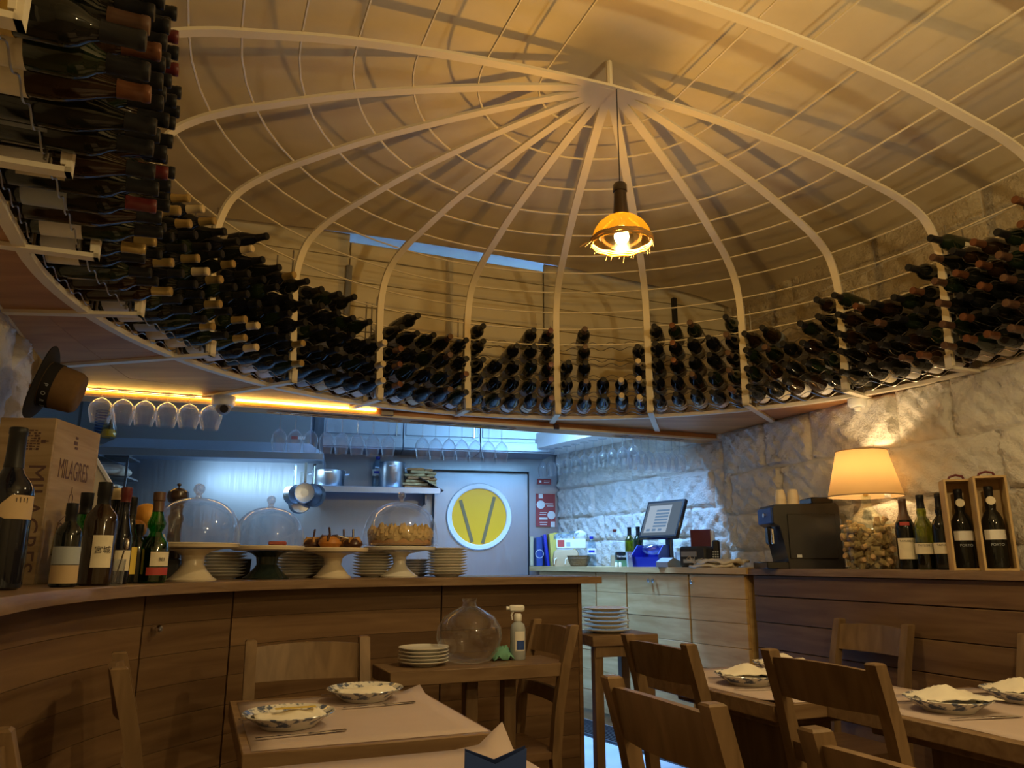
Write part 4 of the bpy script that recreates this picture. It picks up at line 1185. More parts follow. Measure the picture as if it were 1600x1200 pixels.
# steel shelf
ta, tb = kt(688, .30, 1.70), kt(470, .30, 1.70)
cx, cy = kw((ta + tb) / 2, .16); SHZ = 1.715
t = thing('wall_shelf', 'steel wall shelf carrying pots and serving boards', 'shelf', (cx, cy, SHZ), KROT)
MB().box((0, 0, -.004), (tb - ta, .30, .008), bev=.002).obj('shelf_board', 'steel', t)
MB().box((0, -.148, -.025), (tb - ta, .008, .045), bev=.002).obj('front_edge', 'steel', t)
for s in (-1, 1): MB().box((s * (tb - ta) * .4, .02, -.07), (.012, .22, .10)).obj('shelf_bracket', 'steel_dark', t, smooth=0)
# pots
def pot(u, q, r, h, label, lid=False):
    x, y = kloc(u, q, SHZ + .1)
    t = thing('stock_pot', label, 'pot', (x, y, SHZ), KROT)
    MB().lathe([(0, 0), (r - .006, 0), (r, .008), (r, h), (r + .004, h + .003), (r - .003, h + .003), (r - .004, .01), (0, .008)], 28).obj('pot_body', 'steel_pot', t)
    for s in (-1, 1): MB().tube([(s * r, -.03, h * .8), (s * (r + .03), -.028, h * .82), (s * (r + .03), .028, h * .82), (s * r, .03, h * .8)], .005, 6).obj('handle', 'chrome', t)
    MB().tube([(-.03, -r, h * .86), (-.028, -r - .025, h * .83), (.028, -r - .025, h * .83), (.03, -r, h * .86)], .004, 6).obj('front_handle', 'chrome', t)
    return t
pot(513, .16, .125, .125, 'wide shallow steel pot on the shelf beside the hood')
pot(612, .16, .10, .20, 'tall brushed steel stock pot behind the water bottle on the shelf')
WB = [(0, .004), (.026, 0), (.032, .006), (.032, .05), (.030, .06), (.032, .07), (.032, .14), (.028, .165), (.016, .185), (.0125, .192), (.0125, .205), (0, .205)]
def water(u_xy, z, label, k=1.0):
    x, y = u_xy
    t = stand_bottle('water_bottle', label, x, y, z, WB, 'water_plastic', None, 0, [(.085, .125, 3.1, 'label_white')], rz=look(x, y), cat='water bottle', k=k)
    MB().lathe([(.0135 * k, .19 * k), (.0145 * k, .192 * k), (.0145 * k, .208 * k), (0, .209 * k)], 14).obj('bottle_cap', 'blue_plastic', t)
    MB().lathe([(.0335 * k, .096 * k), (.0335 * k, .112 * k)], 12, a0=-2.3, a1=-.9).obj('label_print', 'blue_plastic', t)
    return t
water(kloc(589, .08, SHZ + .1), SHZ, 'clear water bottle on the steel shelf', 1.25)
# stacked serving boards
rr = random.Random(12); x, y = kloc(652, .14, SHZ + .1)
lbs = ['bottom', 'second', 'third', 'fourth', 'fifth', 'sixth', 'top']
for i in range(7):
    m = MB(); wdt = .21 - .012 * i
    m.box((0, 0, .011), (wdt, .15, .022), bev=.006); m.box((wdt / 2 + .03, 0, .011), (.075, .035, .022), bev=.006)
    o = m.obj('serving_board', 'box_wood' if i % 3 else 'panel_wood', None, (x + rr.uniform(-.015, .015), y + rr.uniform(-.01, .01), SHZ + .0235 * i), (0, 0, KROT + rr.uniform(-.25, .2)))
    tag(o, '%s wooden serving board in the pile on the shelf end' % lbs[i], 'serving board', 'serving boards piled on the shelf')
m = MB(); m.box((0, 0, .003), (.22, .14, .006), bev=.002); xx, yy = kloc(672, .20, SHZ)
tag(m.obj('black_tray', 'black_plastic', None, (xx, yy, SHZ + .03), (0, R(28), KROT)), 'black tray leaning against the serving boards', 'tray')
# pans hanging from the hood
for i, (u, q, r, dz, yaw, lb) in enumerate([(461, .60, .066, 0, .7, 'small steel saucepan hanging leftmost under the hood corner'), (476, .64, .070, .01, .12, 'steel saucepan hanging flat to view under the hood corner'), (488, .58, .080, .0, -.35, 'dark frying pan hanging rightmost under the hood corner'), (470, .52, .075, -.05, .3, 'lowest steel pan hanging behind the saucepans')]):
    zc = 1.62 + dz; x, y = kloc(u, q, zc)
    t = thing('hanging_pan', lb, 'pan', (x, y, zc), KROT + yaw, 'pans hanging from the hood')
    M = Matrix.Rotation(R(90), 3, 'X')
    MB().lathe([(0, 0), (r - .008, 0), (r, .01), (r + .004, -.045), (r + .002, -.045), (r - .004, .006), (0, -.004)], 24, (0, 0, 0), M).obj('pan_body', 'steel_pot' if i != 2 else 'steel_dark', t)
    MB().bar((0, .012, r - .005), (0, .02, r + .145), .018, .006, up=(0, 1, 0)).obj('handle', 'chrome', t)
# golden glass on the hood edge
x, y = kloc(172, .58, 2.05)
t = thing('glass_carafe', 'tall gold-tinted glass carafe on the left end of the hood', 'carafe', (x, y, 1.985))
MB().lathe([(0, 0), (.052, .002), (.058, .02), (.050, .07), (.032, .14), (.022, .20), (.02, .27)], 18).obj('carafe_body', 'glass_gold', t)
MB().lathe([(0, .004), (.050, .006), (.052, .022), (.043, .055), (0, .058)], 16).obj('carafe_filling', 'label_yellow', t)
# cream sloping panel beside the hood and bundles on the rack behind it
xa, ya = on_bar(150, .50)
t = thing('slanted_panel', 'cream slanted screen panel standing behind the wine crate', 'panel', (-1.93, 3.20, BARZ), R(6))
m = MB(); m.raw([(x_, y_, z_) for y_ in (0, .02) for x_, z_ in ((-.35, -.2), (.33, -.2), (.33, .26), (.15, .52), (-.35, .62))], [(0, 1, 2, 3, 4), (5, 6, 7, 8, 9)] + [(i, (i + 1) % 5, 5 + (i + 1) % 5, 5 + i) for i in range(5)])
m.obj('panel', 'cream_board', t, smooth=0)
MB().bar((.33, -.004, .26), (.15, -.004, .52), .012, .012).obj('edge_trim', 'white_paint', t, smooth=0)
x, y = kloc(166, .35, 1.8)
t = thing('storage_rack', 'wire storage rack with pale bundles left of the hood', 'rack', (x, y, 1.45), KROT)
for i in range(4):
    MB().box((0, 0, .14 * i), (.36, .3, .012)).obj('rack_shelf', 'steel_dark', t, smooth=0)
    if i < 4: MB().box((.0, -.02, .14 * i + .05), (.3, .26, .075), bev=.03).obj('bundle', 'linen', t)
for s in (-1, 1): MB().box((s * .17, -.14, .35), (.014, .014, .9)).obj('post', 'steel_dark', t, smooth=0)
m = MB()
for k in range(9): m.tube([(.05 * math.cos(a) - .06, .05 * math.sin(a), .60 + .02 * k) for a in [R(30) * j for j in range(12)]], .004, 5, closed=True)
m.obj('wire_coil', 'blue_binder', t)

# swing door with the round window
td0, td1 = kt(824, 0, 1.3), kt(676, 0, 1.3)
cx, cy = kw((td0 + td1) / 2, .018); dw = td1 - td0
m = MB(); m.box((0, 0, .86), (dw, .03, 1.72 + .02), bev=.004)
door = struct(m.obj('door_1', 'steel_wall', None, (cx, cy, .14), (0, 0, KROT)))
pu, pz = 748, 1.375 + .12
px_ = kt(pu, .03, pz); ox = (td0 + td1) / 2 - px_; PZ = pz - .14 + .10
PZ = 1.515 - .14
M90 = Matrix.Rotation(R(90), 3, 'X')
plain('label_stripe', (.22, .14, .05), .6)
MB().lathe([(.225, -.004), (.225, .014), (.232, .022), (.262, .022), (.27, .012), (.27, -.004)], 48, (ox, -.016, PZ), M90).obj('porthole_frame', 'white_paint', door)
plain('yellow_film', (.90, .44, .015), .35, 0, .4)
MB().lathe([(0, 0), (.226, 0), (.226, .004), (0, .004)], 48, (ox, -.016, PZ), M90).obj('porthole_pane', 'yellow_film', door)
MB().bar((ox - .155, -.023, PZ + .13), (ox - .055, -.023, PZ - .205), .026, .004, up=(0, 1, 0)).obj('dark_stripe', 'label_stripe', door, smooth=0)
MB().bar((ox + .125, -.023, PZ + .16), (ox + .03, -.023, PZ - .215), .026, .004, up=(0, 1, 0)).obj('dark_stripe', 'label_stripe', door, smooth=0)
for s in (-1, 1): MB().box((s * (dw / 2 + .006), 0, .86), (.006, .034, 1.76)).obj('door_gap', 'black_matte', door, smooth=0)
MB().box((0, 0, 1.745), (dw + .02, .034, .008)).obj('door_gap', 'black_matte', door, smooth=0)
# red notices
x, y = kloc(853, .012, 1.55)
t = thing('wall_poster', 'red notice with white circles on the steel wall by the corner', 'poster', (x, y, 1.575), KROT)
W_, H_ = .165, .27
MB().box((0, 0, 0), (W_, .004, H_)).obj('sheet', 'poster_red', t, smooth=0)
for (a, b, r) in ((-.042, .045, .035), (.048, -.04, .034)): MB().lathe([(0, 0), (r, 0), (r, .001), (0, .001)], 24, (a, -.0025, b), M90).obj('white_disc', 'print_white', t)
for (a, b, w2, h2) in ((-.042, .115, .034, .036), (.060, -.115, .036, .045)): MB().box((a, -.0028, b), (w2, .001, h2)).obj('white_patch', 'print_white', t, smooth=0)
for (a, b, w2, h2) in ((.03, .053, .07, .008), (.04, .034, .055, .006), (-.02, -.068, .068, .016), (-.02, -.10, .065, .007), (-.025, -.035, .055, .005), (-.02, -.02, .06, .005), (-.02, -.118, .06, .006)): MB().box((a, -.0028, b), (w2, .001, h2)).obj('text_line', 'label_white', t, smooth=0)
x, y = kloc(850, .012, 1.8)
t = thing('wall_notice', 'small red sign above the notice with white circles', 'sign', (x, y, 1.812), KROT)
MB().box((0, 0, 0), (.12, .004, .045)).obj('sheet', 'poster_red', t, smooth=0)
MB().box((-.034, -.003, 0), (.018, .001, .018)).obj('emblem', 'print_white', t, smooth=0); MB().box((.022, -.003, .006), (.05, .001, .005)).obj('text_line', 'label_white', t, smooth=0); MB().box((.02, -.003, -.008), (.046, .001, .005)).obj('text_line', 'label_white', t, smooth=0)

# ================================================================== THINGS ON THE TILL COUNTER
TZ = CTZ + .004
A_, B_ = tuple(BC0), tuple(BC1)
def onb(u, q, z=TZ): return on_line(A_, B_, u, q, z)
# binders and folders standing at the far end
for i, (u, wd, h, mat, tilt, lb) in enumerate([(829, .03, .235, 'cap_tan', 0, 'pale folder standing at the left end of the till counter'), (841, .05, .225, 'blue_binder', 0, 'dark blue box file among the folders'), (852, .022, .245, 'blue_plastic', -.12, 'leaning bright blue folder'), (863, .05, .25, 'label_yellow', -.06, 'thick yellow bundle of menus'), (882, .14, .25, 'label_white', 0, 'white clipboard sheet leaning behind the paper bags')]):
    x, y = onb(u, .26 if i < 4 else .36)
    t = thing('folder', lb, 'folder', (x, y, TZ), look(x, y) + .12)
    cov = MB().box((0, 0, h / 2), (wd, .19 if i < 4 else .012, h), bev=.002, M=Matrix.Rotation(tilt, 3, 'Y')).obj('cover', mat, t)
    if i == 3:
        for k in range(4): MB().box((-.018 + .012 * k, -.0965, h / 2), (.0015, .002, h * .9), M=Matrix.Rotation(tilt, 3, 'Y')).obj('page_edge', 'label_tan', cov, smooth=0)
    if i == 1: MB().lathe([(.030, 0), (.034, 0), (.034, .002), (.03, .002)], 20, (0, -.096, h * .42), M90).obj('ring_mark', 'print_white', cov)
    if i == 4: MB().box((0, .012, h / 2), (wd + .03, .006, h + .02)).obj('backing_board', 'label_yellow', t, smooth=0)
x, y = onb(885, .16)
t = thing('paper_bag', 'crumpled brown paper bag at the left of the till counter', 'bag', (x, y, TZ), look(x, y))
m = MB(); rr = random.Random(2); secs = []
for z_, s in ((0, 1), (.05, 1.04), (.10, .96), (.12, .8)):
    secs.append([(s * a + rr.uniform(-.008, .008), s * b + rr.uniform(-.008, .008), z_ + rr.uniform(-.004, .004)) for a, b in ((-.09, -.05), (0, -.055), (.09, -.05), (.095, 0), (.09, .05), (0, .055), (-.09, .05), (-.095, 0))])
m.sweep(secs); m.obj('bag_body', 'card_brown', t, smooth=20)
for s in (-1, 1): MB().tube([(-.05 + .04 * s, -.056, .015), (-.045 + .04 * s, -.064, .05), (-.03 + .04 * s, -.056, .06)], .003, 5).obj('bag_handle', 'paper_white', t)
x, y = onb(905, .10)
t = thing('woven_basket', 'round brown woven basket in front of the paper bag', 'basket', (x, y, TZ))
MB().lathe([(0, .004), (.055, 0), (.075, .03), (.085, .07), (.088, .075), (.08, .07), (.06, .012), (0, .01)], 24).obj('basket_body', 'basket', t)
for k in range(3): MB().tube([((.062 + .0085 * k) * math.cos(R(15) * j), (.062 + .0085 * k) * math.sin(R(15) * j), .012 + .022 * k) for j in range(24)], .005, 5, closed=True).obj('weave_band', 'basket', t)
x, y = onb(893, .22)
t = thing('cardboard_tray', 'white printed carton tray holding wrapped goods', 'carton', (x, y, TZ + .115), look(x, y))
MB().box((0, 0, .05), (.22, .13, .07), bev=.003).obj('carton', 'label_white', t)
MB().box((-.075, -.066, .052), (.05, .002, .05)).obj('print', 'label_red', t, smooth=0); MB().box((-.02, -.066, .045), (.03, .002, .03)).obj('print', 'label_grey', t, smooth=0)
m = MB(); secs = []
for i in range(9):
    sec = []
    for k in range(9):
        a = -.13 + .26 * i / 8; b = -.08 + .16 * k / 8
        sec.append((a, b, .10 + .025 * noise2(a * 30, b * 26, 4) + .02 * (1 - (a / .13) ** 2)))
    secs.append(sec)
m.sweep(secs, False, False); m.obj('wrapping', 'plastic_film', t, smooth=20)
m = MB(); m.sphere((.07, -.03, .11), .045, 10, (1.1, .8, .9)); m.obj('wrapped_parcel', 'label_white', t)
water(onb(925, .14), TZ, 'small clear water bottle right of the paper bag', 1.0)
x, y = onb(962, .16)
OIL = [(0, .004), (.030, 0), (.035, .005), (.035, .09), (.030, .115), (.016, .14), (.011, .17), (.0105, .235), (.013, .237), (.013, .25), (0, .25)]
t = stand_bottle('oil_bottle', 'tall clear oil bottle with a dark stopper left of the till', x, y, TZ, OIL, 'glass', 'cap_red', .232, None, rz=look(x, y))
MB().lathe([(0, .006), (.033, .006), (.033, .075), (0, .076)], 14).obj('oil', 'label_tan', t)
for u, gl, lb in ((985, 'glass_olive', 'yellow-green wine bottle standing left of the till'), (999, 'wine_glass_green', 'dark green wine bottle partly hidden by the till')):
    x, y = onb(u, .22); stand_bottle('wine_bottle', lb, x, y, TZ, [(r * .88, z_ * .88) for r, z_ in BORD], gl, 'cap_black', .21, [(.03, .085, 1.2, 'cap_copper')], rz=look(x, y), cat='wine bottle')
# small tins with chalk writing
for i, (u, mat, lb) in enumerate([(972, 'ceramic_dark', 'dark green tin with chalk writing in front of the bottles'), (990, 'label_grey', 'grey tin with chalk writing beside the blue bin')]):
    x, y = onb(u, .07)
    t = thing('chalk_tin', lb, 'tin', (x, y, TZ), look(x, y) + .2)
    m = MB(); m.sweep([[(a * s, b * s, z_) for a, b in ((-.042, -.03), (.042, -.03), (.042, .03), (-.042, .03))] for s, z_ in ((.85, 0), (1, .095))]); m.obj('tin_body', mat, t, smooth=0)
    m = MB(); m.sweep([[(a * s, b * s, z_) for a, b in ((-.042, -.0302), (.042, -.0302), (.042, .0302), (-.042, .0302))] for s, z_ in ((.85, .002), (.93, .042))]); m.obj('lower_band', 'green_cloth' if i == 0 else 'label_grey', t, smooth=0)
    if i == 0: text_mesh('chalk_writing', 'Vermelho', .019, 'print_white', t, (0, -.0305, .066), (R(84), 0, 0), .0004)
    else: MB().tube([(-.032 + .004 * k, -.0305, .068 + .012 * math.sin(k * 1.9)) for k in range(17)], .0011, 4).obj('chalk_writing', 'print_white', t)
for i, (u, lb) in enumerate([(963, 'left of two tiny white shakers before the tins'), (969, 'right of two tiny white shakers before the tins')]):
    x, y = onb(u, .015); m = MB(); m.lathe([(0, 0), (.009, 0), (.01, .02), (.007, .028), (0, .03)], 10); tag(m.obj('salt_shaker', 'ceramic', None, (x, y, TZ)), lb, 'shaker')
# blue bin
x, y = onb(1019, .11)
t = thing('storage_bin', 'bright blue open-front plastic bin below the till screen', 'bin', (x, y, TZ), look(x, y) - .35)
w2, d2, h2 = .085, .10, .135
m = MB(); m.box((0, 0, .003), (2 * w2, 2 * d2, .006)); m.obj('base', 'blue_plastic', t, smooth=0)
MB().box((0, d2, h2 / 2), (2 * w2, .005, h2)).obj('back_panel', 'blue_plastic', t, smooth=0)
MB().box((0, -d2, .03), (2 * w2, .005, .06)).obj('front_panel', 'blue_plastic', t, smooth=0)
for s in (-1, 1):
    m = MB(); pl = [(-d2, 0), (d2, 0), (d2, h2), (-.02, h2), (-d2 - .02, .075)]
    m.raw([(s * w2 + e, a, b) for e in (-.0025, .0025) for a, b in pl], [(0, 1, 2, 3, 4), (5, 6, 7, 8, 9)] + [(i, (i + 1) % 5, 5 + (i + 1) % 5, 5 + i) for i in range(5)]); m.obj('side_panel', 'blue_plastic', t, smooth=0)
m = MB(); m.sphere((0, .02, .11), .07, 10, (1.0, .9, .5)); m.obj('plastic_wrapping', 'plastic_film', t)
# till
x, y = onb(1040, .20)
t = thing('till_screen', 'black touch-screen till tilted back on a stand', 'till', (x, y, TZ), look(x, y) + R(-42))
MB().box((0, .03, .006), (.17, .15, .012), bev=.004).obj('base', 'black_plastic', t)
MB().box((.0, .045, .12), (.045, .03, .23), bev=.004).obj('stand_column', 'steel_dark', t)
MS = Matrix.Rotation(R(-24), 3, 'X') @ Matrix.Rotation(R(0), 3, 'Z')
cz = Vector((0, -.005, .295))
MB().box(cz, (.33, .03, .27), bev=.008, M=MS).obj('bezel', 'black_plastic', t)
m, nt, out = new_mat('till_display'); e_ = N(nt, 'ShaderNodeEmission'); e_.inputs[0].default_value = (.20, .28, .38, 1); e_.inputs[1].default_value = .5; nt.links.new(e_.outputs[0], out.inputs[0])
m, nt, out = new_mat('till_window'); e_ = N(nt, 'ShaderNodeEmission'); e_.inputs[0].default_value = (.55, .70, .88, 1); e_.inputs[1].default_value = .6; nt.links.new(e_.outputs[0], out.inputs[0])
m, nt, out = new_mat('till_button'); e_ = N(nt, 'ShaderNodeEmission'); e_.inputs[0].default_value = (.16, .28, .46, 1); e_.inputs[1].default_value = .8; nt.links.new(e_.outputs[0], out.inputs[0])
def ons(a, b, o=.0158): return cz + MS @ Vector((a, -o, b))
sc_ = MB().box(ons(0, 0), (.29, .001, .23), M=MS).obj('display', 'till_display', t, smooth=0)
MB().box(ons(-.03, .0, .0166), (.19, .001, .19), M=MS).obj('display_window', 'till_window', sc_, smooth=0)
for i in range(6): MB().box(ons(.0, .058 - .022 * i, .0172), (.11, .001, .013), M=MS).obj('display_row', 'till_button', sc_, smooth=0)
for i in range(3): MB().box(ons(-.09 + .05 * i, -.078, .0172), (.03, .001, .016), M=MS).obj('display_button', 'till_button', sc_, smooth=0)
# card terminal, printer, phone, book, glass, cloths
x, y = onb(1046, .05)
t = thing('card_terminal', 'grey card terminal with lit orange keypad before the till', 'card terminal', (x, y, TZ), look(x, y) - .5)
m = MB(); m.raw([(s * .04, a, b) for s in (-1, 1) for a, b in ((-.09, 0), (.09, 0), (.09, .03), (-.02, .055), (-.09, .03))], [(0, 1, 2, 3, 4), (5, 6, 7, 8, 9)] + [(i, (i + 1) % 5, 5 + (i + 1) % 5, 5 + i) for i in range(5)]); m.obj('body', 'grey_plastic', t, smooth=0)
for i in range(3):
    for k in range(4): MB().box((-.022 + .022 * i, .002 + .02 * k, .053 - .0045 * k), (.015, .012, .004)).obj('key', 'cap_copper', t, smooth=0)
x, y = onb(1092, .14)
t = thing('receipt_printer', 'black receipt printer right of the till', 'printer', (x, y, TZ), look(x, y) - .45)
MB().box((0, 0, .06), (.17, .16, .12), bev=.012).obj('body', 'black_matte', t)
MB().box((-.02, -.082, .075), (.10, .006, .03), bev=.002).obj('paper_slot', 'grey_plastic', t); MB().box((-.02, -.084, .035), (.07, .004, .02)).obj('label_panel', 'label_grey', t, smooth=0)
x, y = onb(1063, .17); m = MB(); m.lathe([(0, 0), (.022, 0), (.03, .09), (.029, .09), (.02, .006), (0, .006)], 16); tag(m.obj('water_tumbler', 'glass', None, (x, y, TZ + .0)), 'clear tumbler between the till and the printer', 'tumbler')
x, y = onb(1120, .16)
t = thing('cordless_phone', 'black cordless phone standing in its cradle', 'phone', (x, y, TZ), look(x, y) - .2)
MB().box((0, 0, .015), (.07, .06, .03), bev=.008).obj('cradle', 'black_plastic', t)
MB().box((0, .0, .085), (.046, .026, .14), bev=.010, M=Matrix.Rotation(R(-10), 3, 'X')).obj('handset', 'black_plastic', t)
for i in range(3):
    for k in range(4): MB().box((-.013 + .013 * i, -.018 + .0015 * k, .045 + .014 * k), (.009, .004, .008)).obj('key', 'label_grey', t, smooth=0)
x, y = onb(1098, .36)
t = thing('maroon_book', 'dark maroon book standing against the stone wall', 'book', (x, y, TZ + .0), look(x, y) - .3)
MB().box((0, 0, .115), (.13, .035, .23), bev=.003).obj('cover', 'book_maroon', t); MB().box((.068, 0, .115), (.03, .03, .22), bev=.003).obj('spine_pages', 'linen', t)
x, y = onb(1118, .05)
t = thing('folded_cloth', 'pale folded cloths lying at the counter end below the phone', 'cloth', (x, y, TZ), look(x, y) - .5)
for i in range(2):
    m = MB(); secs = []
    for a in range(9):
        sec = []
        for b in range(7):
            xx = -.13 + .26 * a / 8; yy = -.06 + .12 * b / 6
            sec.append((xx + .05 * i, yy, .014 + .012 * i + .010 * noise2(xx * 24, yy * 30, i * 3)))
        secs.append(sec)
    m.sweep(secs, False, False); o = m.obj('cloth_fold', 'linen', t, smooth=60); s_ = o.modifiers.new('thickness', 'SOLIDIFY'); s_.thickness = .012
m = MB(); rr = random.Random(9)
for k in range(14):
    a = rr.uniform(0, 6.28); m.tube([(-.10, -.05, .02), (-.10 + .03 * math.cos(a), -.05 + .02 * math.sin(a), .035 + rr.uniform(0, .03)), (-.10 + .05 * math.cos(a), -.05 + .035 * math.sin(a), .03 + rr.uniform(0, .03))], .0016, 4)
m.obj('raffia_tuft', 'cap_tan', t)['kind'] = 'stuff'

# ================================================================== THINGS ON THE BAR
BZ = BARZ
def stand_foot(t, h, mat, rt, rb=.075, neck=.030):
    MB().lathe([(0, 0), (rb, 0), (rb + .002, .006), (rb - .012, .014), (neck + .012, .04), (neck, h * .5), (neck + .004, h * .75), (neck + .02, h - .016), (rt * .62, h - .006), (0, h - .004)], 32).obj('pedestal', mat, t)
def cake_stand(label, x, y, h, r, mat, mat2=None, rb=.075, neck=.03):
    t = thing('cake_stand', label, 'cake stand', (x, y, BZ))
    stand_foot(t, h - .008, mat, r, rb, neck)
    MB().lathe([(0, h - .010), (r * .9, h - .012), (r - .004, h - .008), (r, h + .004), (r - .003, h + .007), (r - .012, h), (0, h)], 40).obj('plate', mat2 or mat, t)
    return t
def dome(label, x, y, z, r, h, knob_r=.017):
    t = thing('glass_dome', label, 'cake dome', (x, y, z))
    pr = [(r, 0), (r, h * .18), (r * .985, h * .34), (r * .93, h * .52), (r * .82, h * .70), (r * .64, h * .85), (r * .40, h * .955), (r * .16, h * .995), (.012, h)]
    cvr = MB().lathe(pr, 44).obj('cover', 'glass_dome', t)
    MB().tube([(r * math.cos(R(9) * k), r * math.sin(R(9) * k), .002) for k in range(40)], .0022, 5, closed=True).obj('rim', 'glass', cvr)
    m = MB(); m.lathe([(.013, h - .002), (.011, h + .008), (.012, h + .014)], 16); m.sphere((0, 0, h + .014 + knob_r * .85), knob_r, 16); m.obj('knob', 'glass_knob', t)
clear_glass('glass_knob', (.9, .92, .95), .25, .8, .03)
x, y = on_bar(299, .19); cake_stand('white ceramic cake stand under the leftmost glass dome', x, y, .128, .160, 'ceramic_cream', rb=.085, neck=.038)
dome('leftmost glass cake dome, empty, on a white stand', x, y, BZ + .129, .158, .172, .021)
x, y = on_bar(416, .20); cake_stand('black glazed cake stand under the middle glass dome', x, y, .124, .145, 'ceramic_dark', 'ceramic_cream', rb=.09, neck=.04)
m = MB(); m.lathe([(0, 0), (.115, 0), (.118, .004), (0, .008)], 32); tag(m.obj('slate_disc', 'slate', None, (x, y, BZ + .1245)), 'dark slate disc under the middle glass dome', 'disc')
dome('middle glass cake dome, nearly empty, on a black stand', x, y, BZ + .125, .140, .162, .018)
m = MB(); m.box((0, 0, .008), (.07, .03, .016), bev=.004); tag(m.obj('chocolate_piece', 'label_red', None, (x + .04, y - .01, BZ + .1335), (0, 0, .2)), 'small reddish slab of cake under the middle dome', 'cake')
x, y = on_bar(519, .17); cake_stand('white ceramic cake stand with baked pears', x, y, .120, .150, 'ceramic_cream', rb=.08, neck=.036)
PEAR = (x, y, BZ + .127)
for i, (dx, dy, s, ang, mat, lb) in enumerate([(-.085, -.02, .042, .2, 'chocolate', 'dark baked apple at the left of the stand'), (-.005, -.05, .050, -.3, 'orange_peel', 'large orange baked apple at the front of the stand'), (.085, -.01, .042, .25, 'chocolate', 'baked apple at the right of the stand'), (.03, .06, .045, .1, 'pastry', 'baked apple at the back of the stand')]):
    t = thing('baked_apple', lb, 'dessert', (PEAR[0] + dx, PEAR[1] + dy, PEAR[2] - .004), i, 'baked apples on the cake stand')
    pr = [(0, .0), (s * .7, .002), (s, s * .42), (s * .92, s * .75), (s * .6, s * 1.0), (s * .25, s * 1.02), (0, s * .86)]
    MB().lathe(pr, 14).obj('fruit', mat, t)
    m = MB()
    for k in range(5):
        a = k * 1.256; m.tube([(s * .2 * math.cos(a), s * .2 * math.sin(a), s * 1.02), (s * .62 * math.cos(a), s * .62 * math.sin(a), s * 1.02), (s * .98 * math.cos(a), s * .98 * math.sin(a), s * .62)], [.006, .009, .004], 5)
    m.obj('caramel_drips', 'chocolate' if mat != 'chocolate' else 'pastry', t)
    MB().tube([(0, 0, s * .9), (math.sin(ang) * .03, 0, s * .9 + .045)], .0045, 6).obj('cinnamon_stick', 'chocolate', t)
m = MB(); m.box((0, 0, .002), (.07, .05, .004)); tag(m.obj('paper_slip', 'paper_white', None, (PEAR[0] + .05, PEAR[1] - .005, PEAR[2] + .040), (0, R(14), .3)), 'white paper slip lying between the baked apples', 'paper')
x, y = on_bar(624, .20); cake_stand('white ceramic cake stand under the domed meringue cake', x, y, .130, .165, 'ceramic', rb=.085, neck=.028)
m = MB(); m.lathe([(0, 0), (.155, 0), (.158, .006), (0, .010)], 36); tag(m.obj('slate_disc', 'slate', None, (x, y, BZ + .131)), 'dark slate disc under the meringue cake', 'disc')
t = thing('meringue_cake', 'round golden meringue cake under the rightmost glass dome', 'cake', (x, y, BZ + .1415))
MB().lathe([(0, 0), (.142, 0), (.144, .01), (.140, .03), (0, .032)], 36).obj('sponge_base', 'sponge', t)
m = MB(); secs = []
for j in range(7):
    rr_, z_ = [(.143, .022), (.147, .04), (.142, .062), (.12, .075), (.08, .078), (.04, .08), (.001, .08)][j]
    secs.append([(rr_ * (1 + .03 * math.sin(k * 2.1 + j * 2)) * math.cos(2 * math.pi * k / 48), rr_ * (1 + .03 * math.sin(k * 2.1 + j * 2)) * math.sin(2 * math.pi * k / 48), z_ + .009 * math.sin(k * 1.7 + j * 2.3)) for k in range(48)])
m.sweep(secs); m.obj('meringue', 'meringue', t, smooth=70)
m = MB(); rr = random.Random(6)
for k in range(70):
    a = rr.uniform(0, 6.28); q = .14 * math.sqrt(rr.random()); s = rr.uniform(.010, .017)
    m.lathe([(0, -.004), (s, 0), (s * .8, .010), (s * .25, .024), (0, .030)], 6, (q * math.cos(a), q * math.sin(a), .068 + rr.uniform(-.006, .006)))
for k in range(40):
    a = 2 * math.pi * k / 40; m.lathe([(0, -.016), (.012, -.005), (.011, .008), (.003, .022), (0, .026)], 6, (.140 * math.cos(a), .140 * math.sin(a), .045 + .012 * (k % 2)))
m.obj('meringue_peaks', 'meringue', t)['kind'] = 'stuff'
dome('rightmost glass cake dome covering the meringue cake', x, y, BZ + .143, .172, .198, .019)
# plate stacks
DPL = [(0, .003), (.055, .0), (.058, .004), (.085, .011), (.094, .0155), (.0955, .0165), (.094, .018), (.085, .0145), (.055, .0075), (0, .0065)]
dme = MB().lathe(DPL, 28).mesh('dessert_plate'); dme.materials.append(MATS['ceramic'])
CNT = ['bottom', 'second', 'third', 'fourth', 'fifth', 'sixth', 'seventh', 'eighth', 'ninth', 'tenth', 'eleventh', 'twelfth']
def stack(x, y, z, n, where, step=.0128, k=1.0, me=dme, name='dessert_plate', jit=.004):
    rr = random.Random(int(x * 1000))
    for i in range(n):
        o = mob(name, me, None, (x + rr.uniform(-jit, jit), y + rr.uniform(-jit, jit), z + step * i), (0, 0, rr.uniform(0, 6)))
        o.scale = (k, k, 1)
        tag(o, '%s white plate %s in the stack %s' % (CNT[i], 'from below' if i else 'lowest', where), 'plate', 'plates stacked ' + where)
for u, q, n, w_ in ((345, .40, 8, 'between the left and middle domes'), (462, .38, 9, 'behind the black cake stand'), (500, .47, 8, 'behind the baked apples'), (583, .30, 9, 'left of the meringue stand'), (648, .50, 6, 'behind the meringue stand'), (699, .22, 10, 'at the right end of the bar')):
    x, y = on_bar(u, q if q < .42 else .40); stack(x, y, BZ, n, w_, k=1.0 if u != 648 else .8)
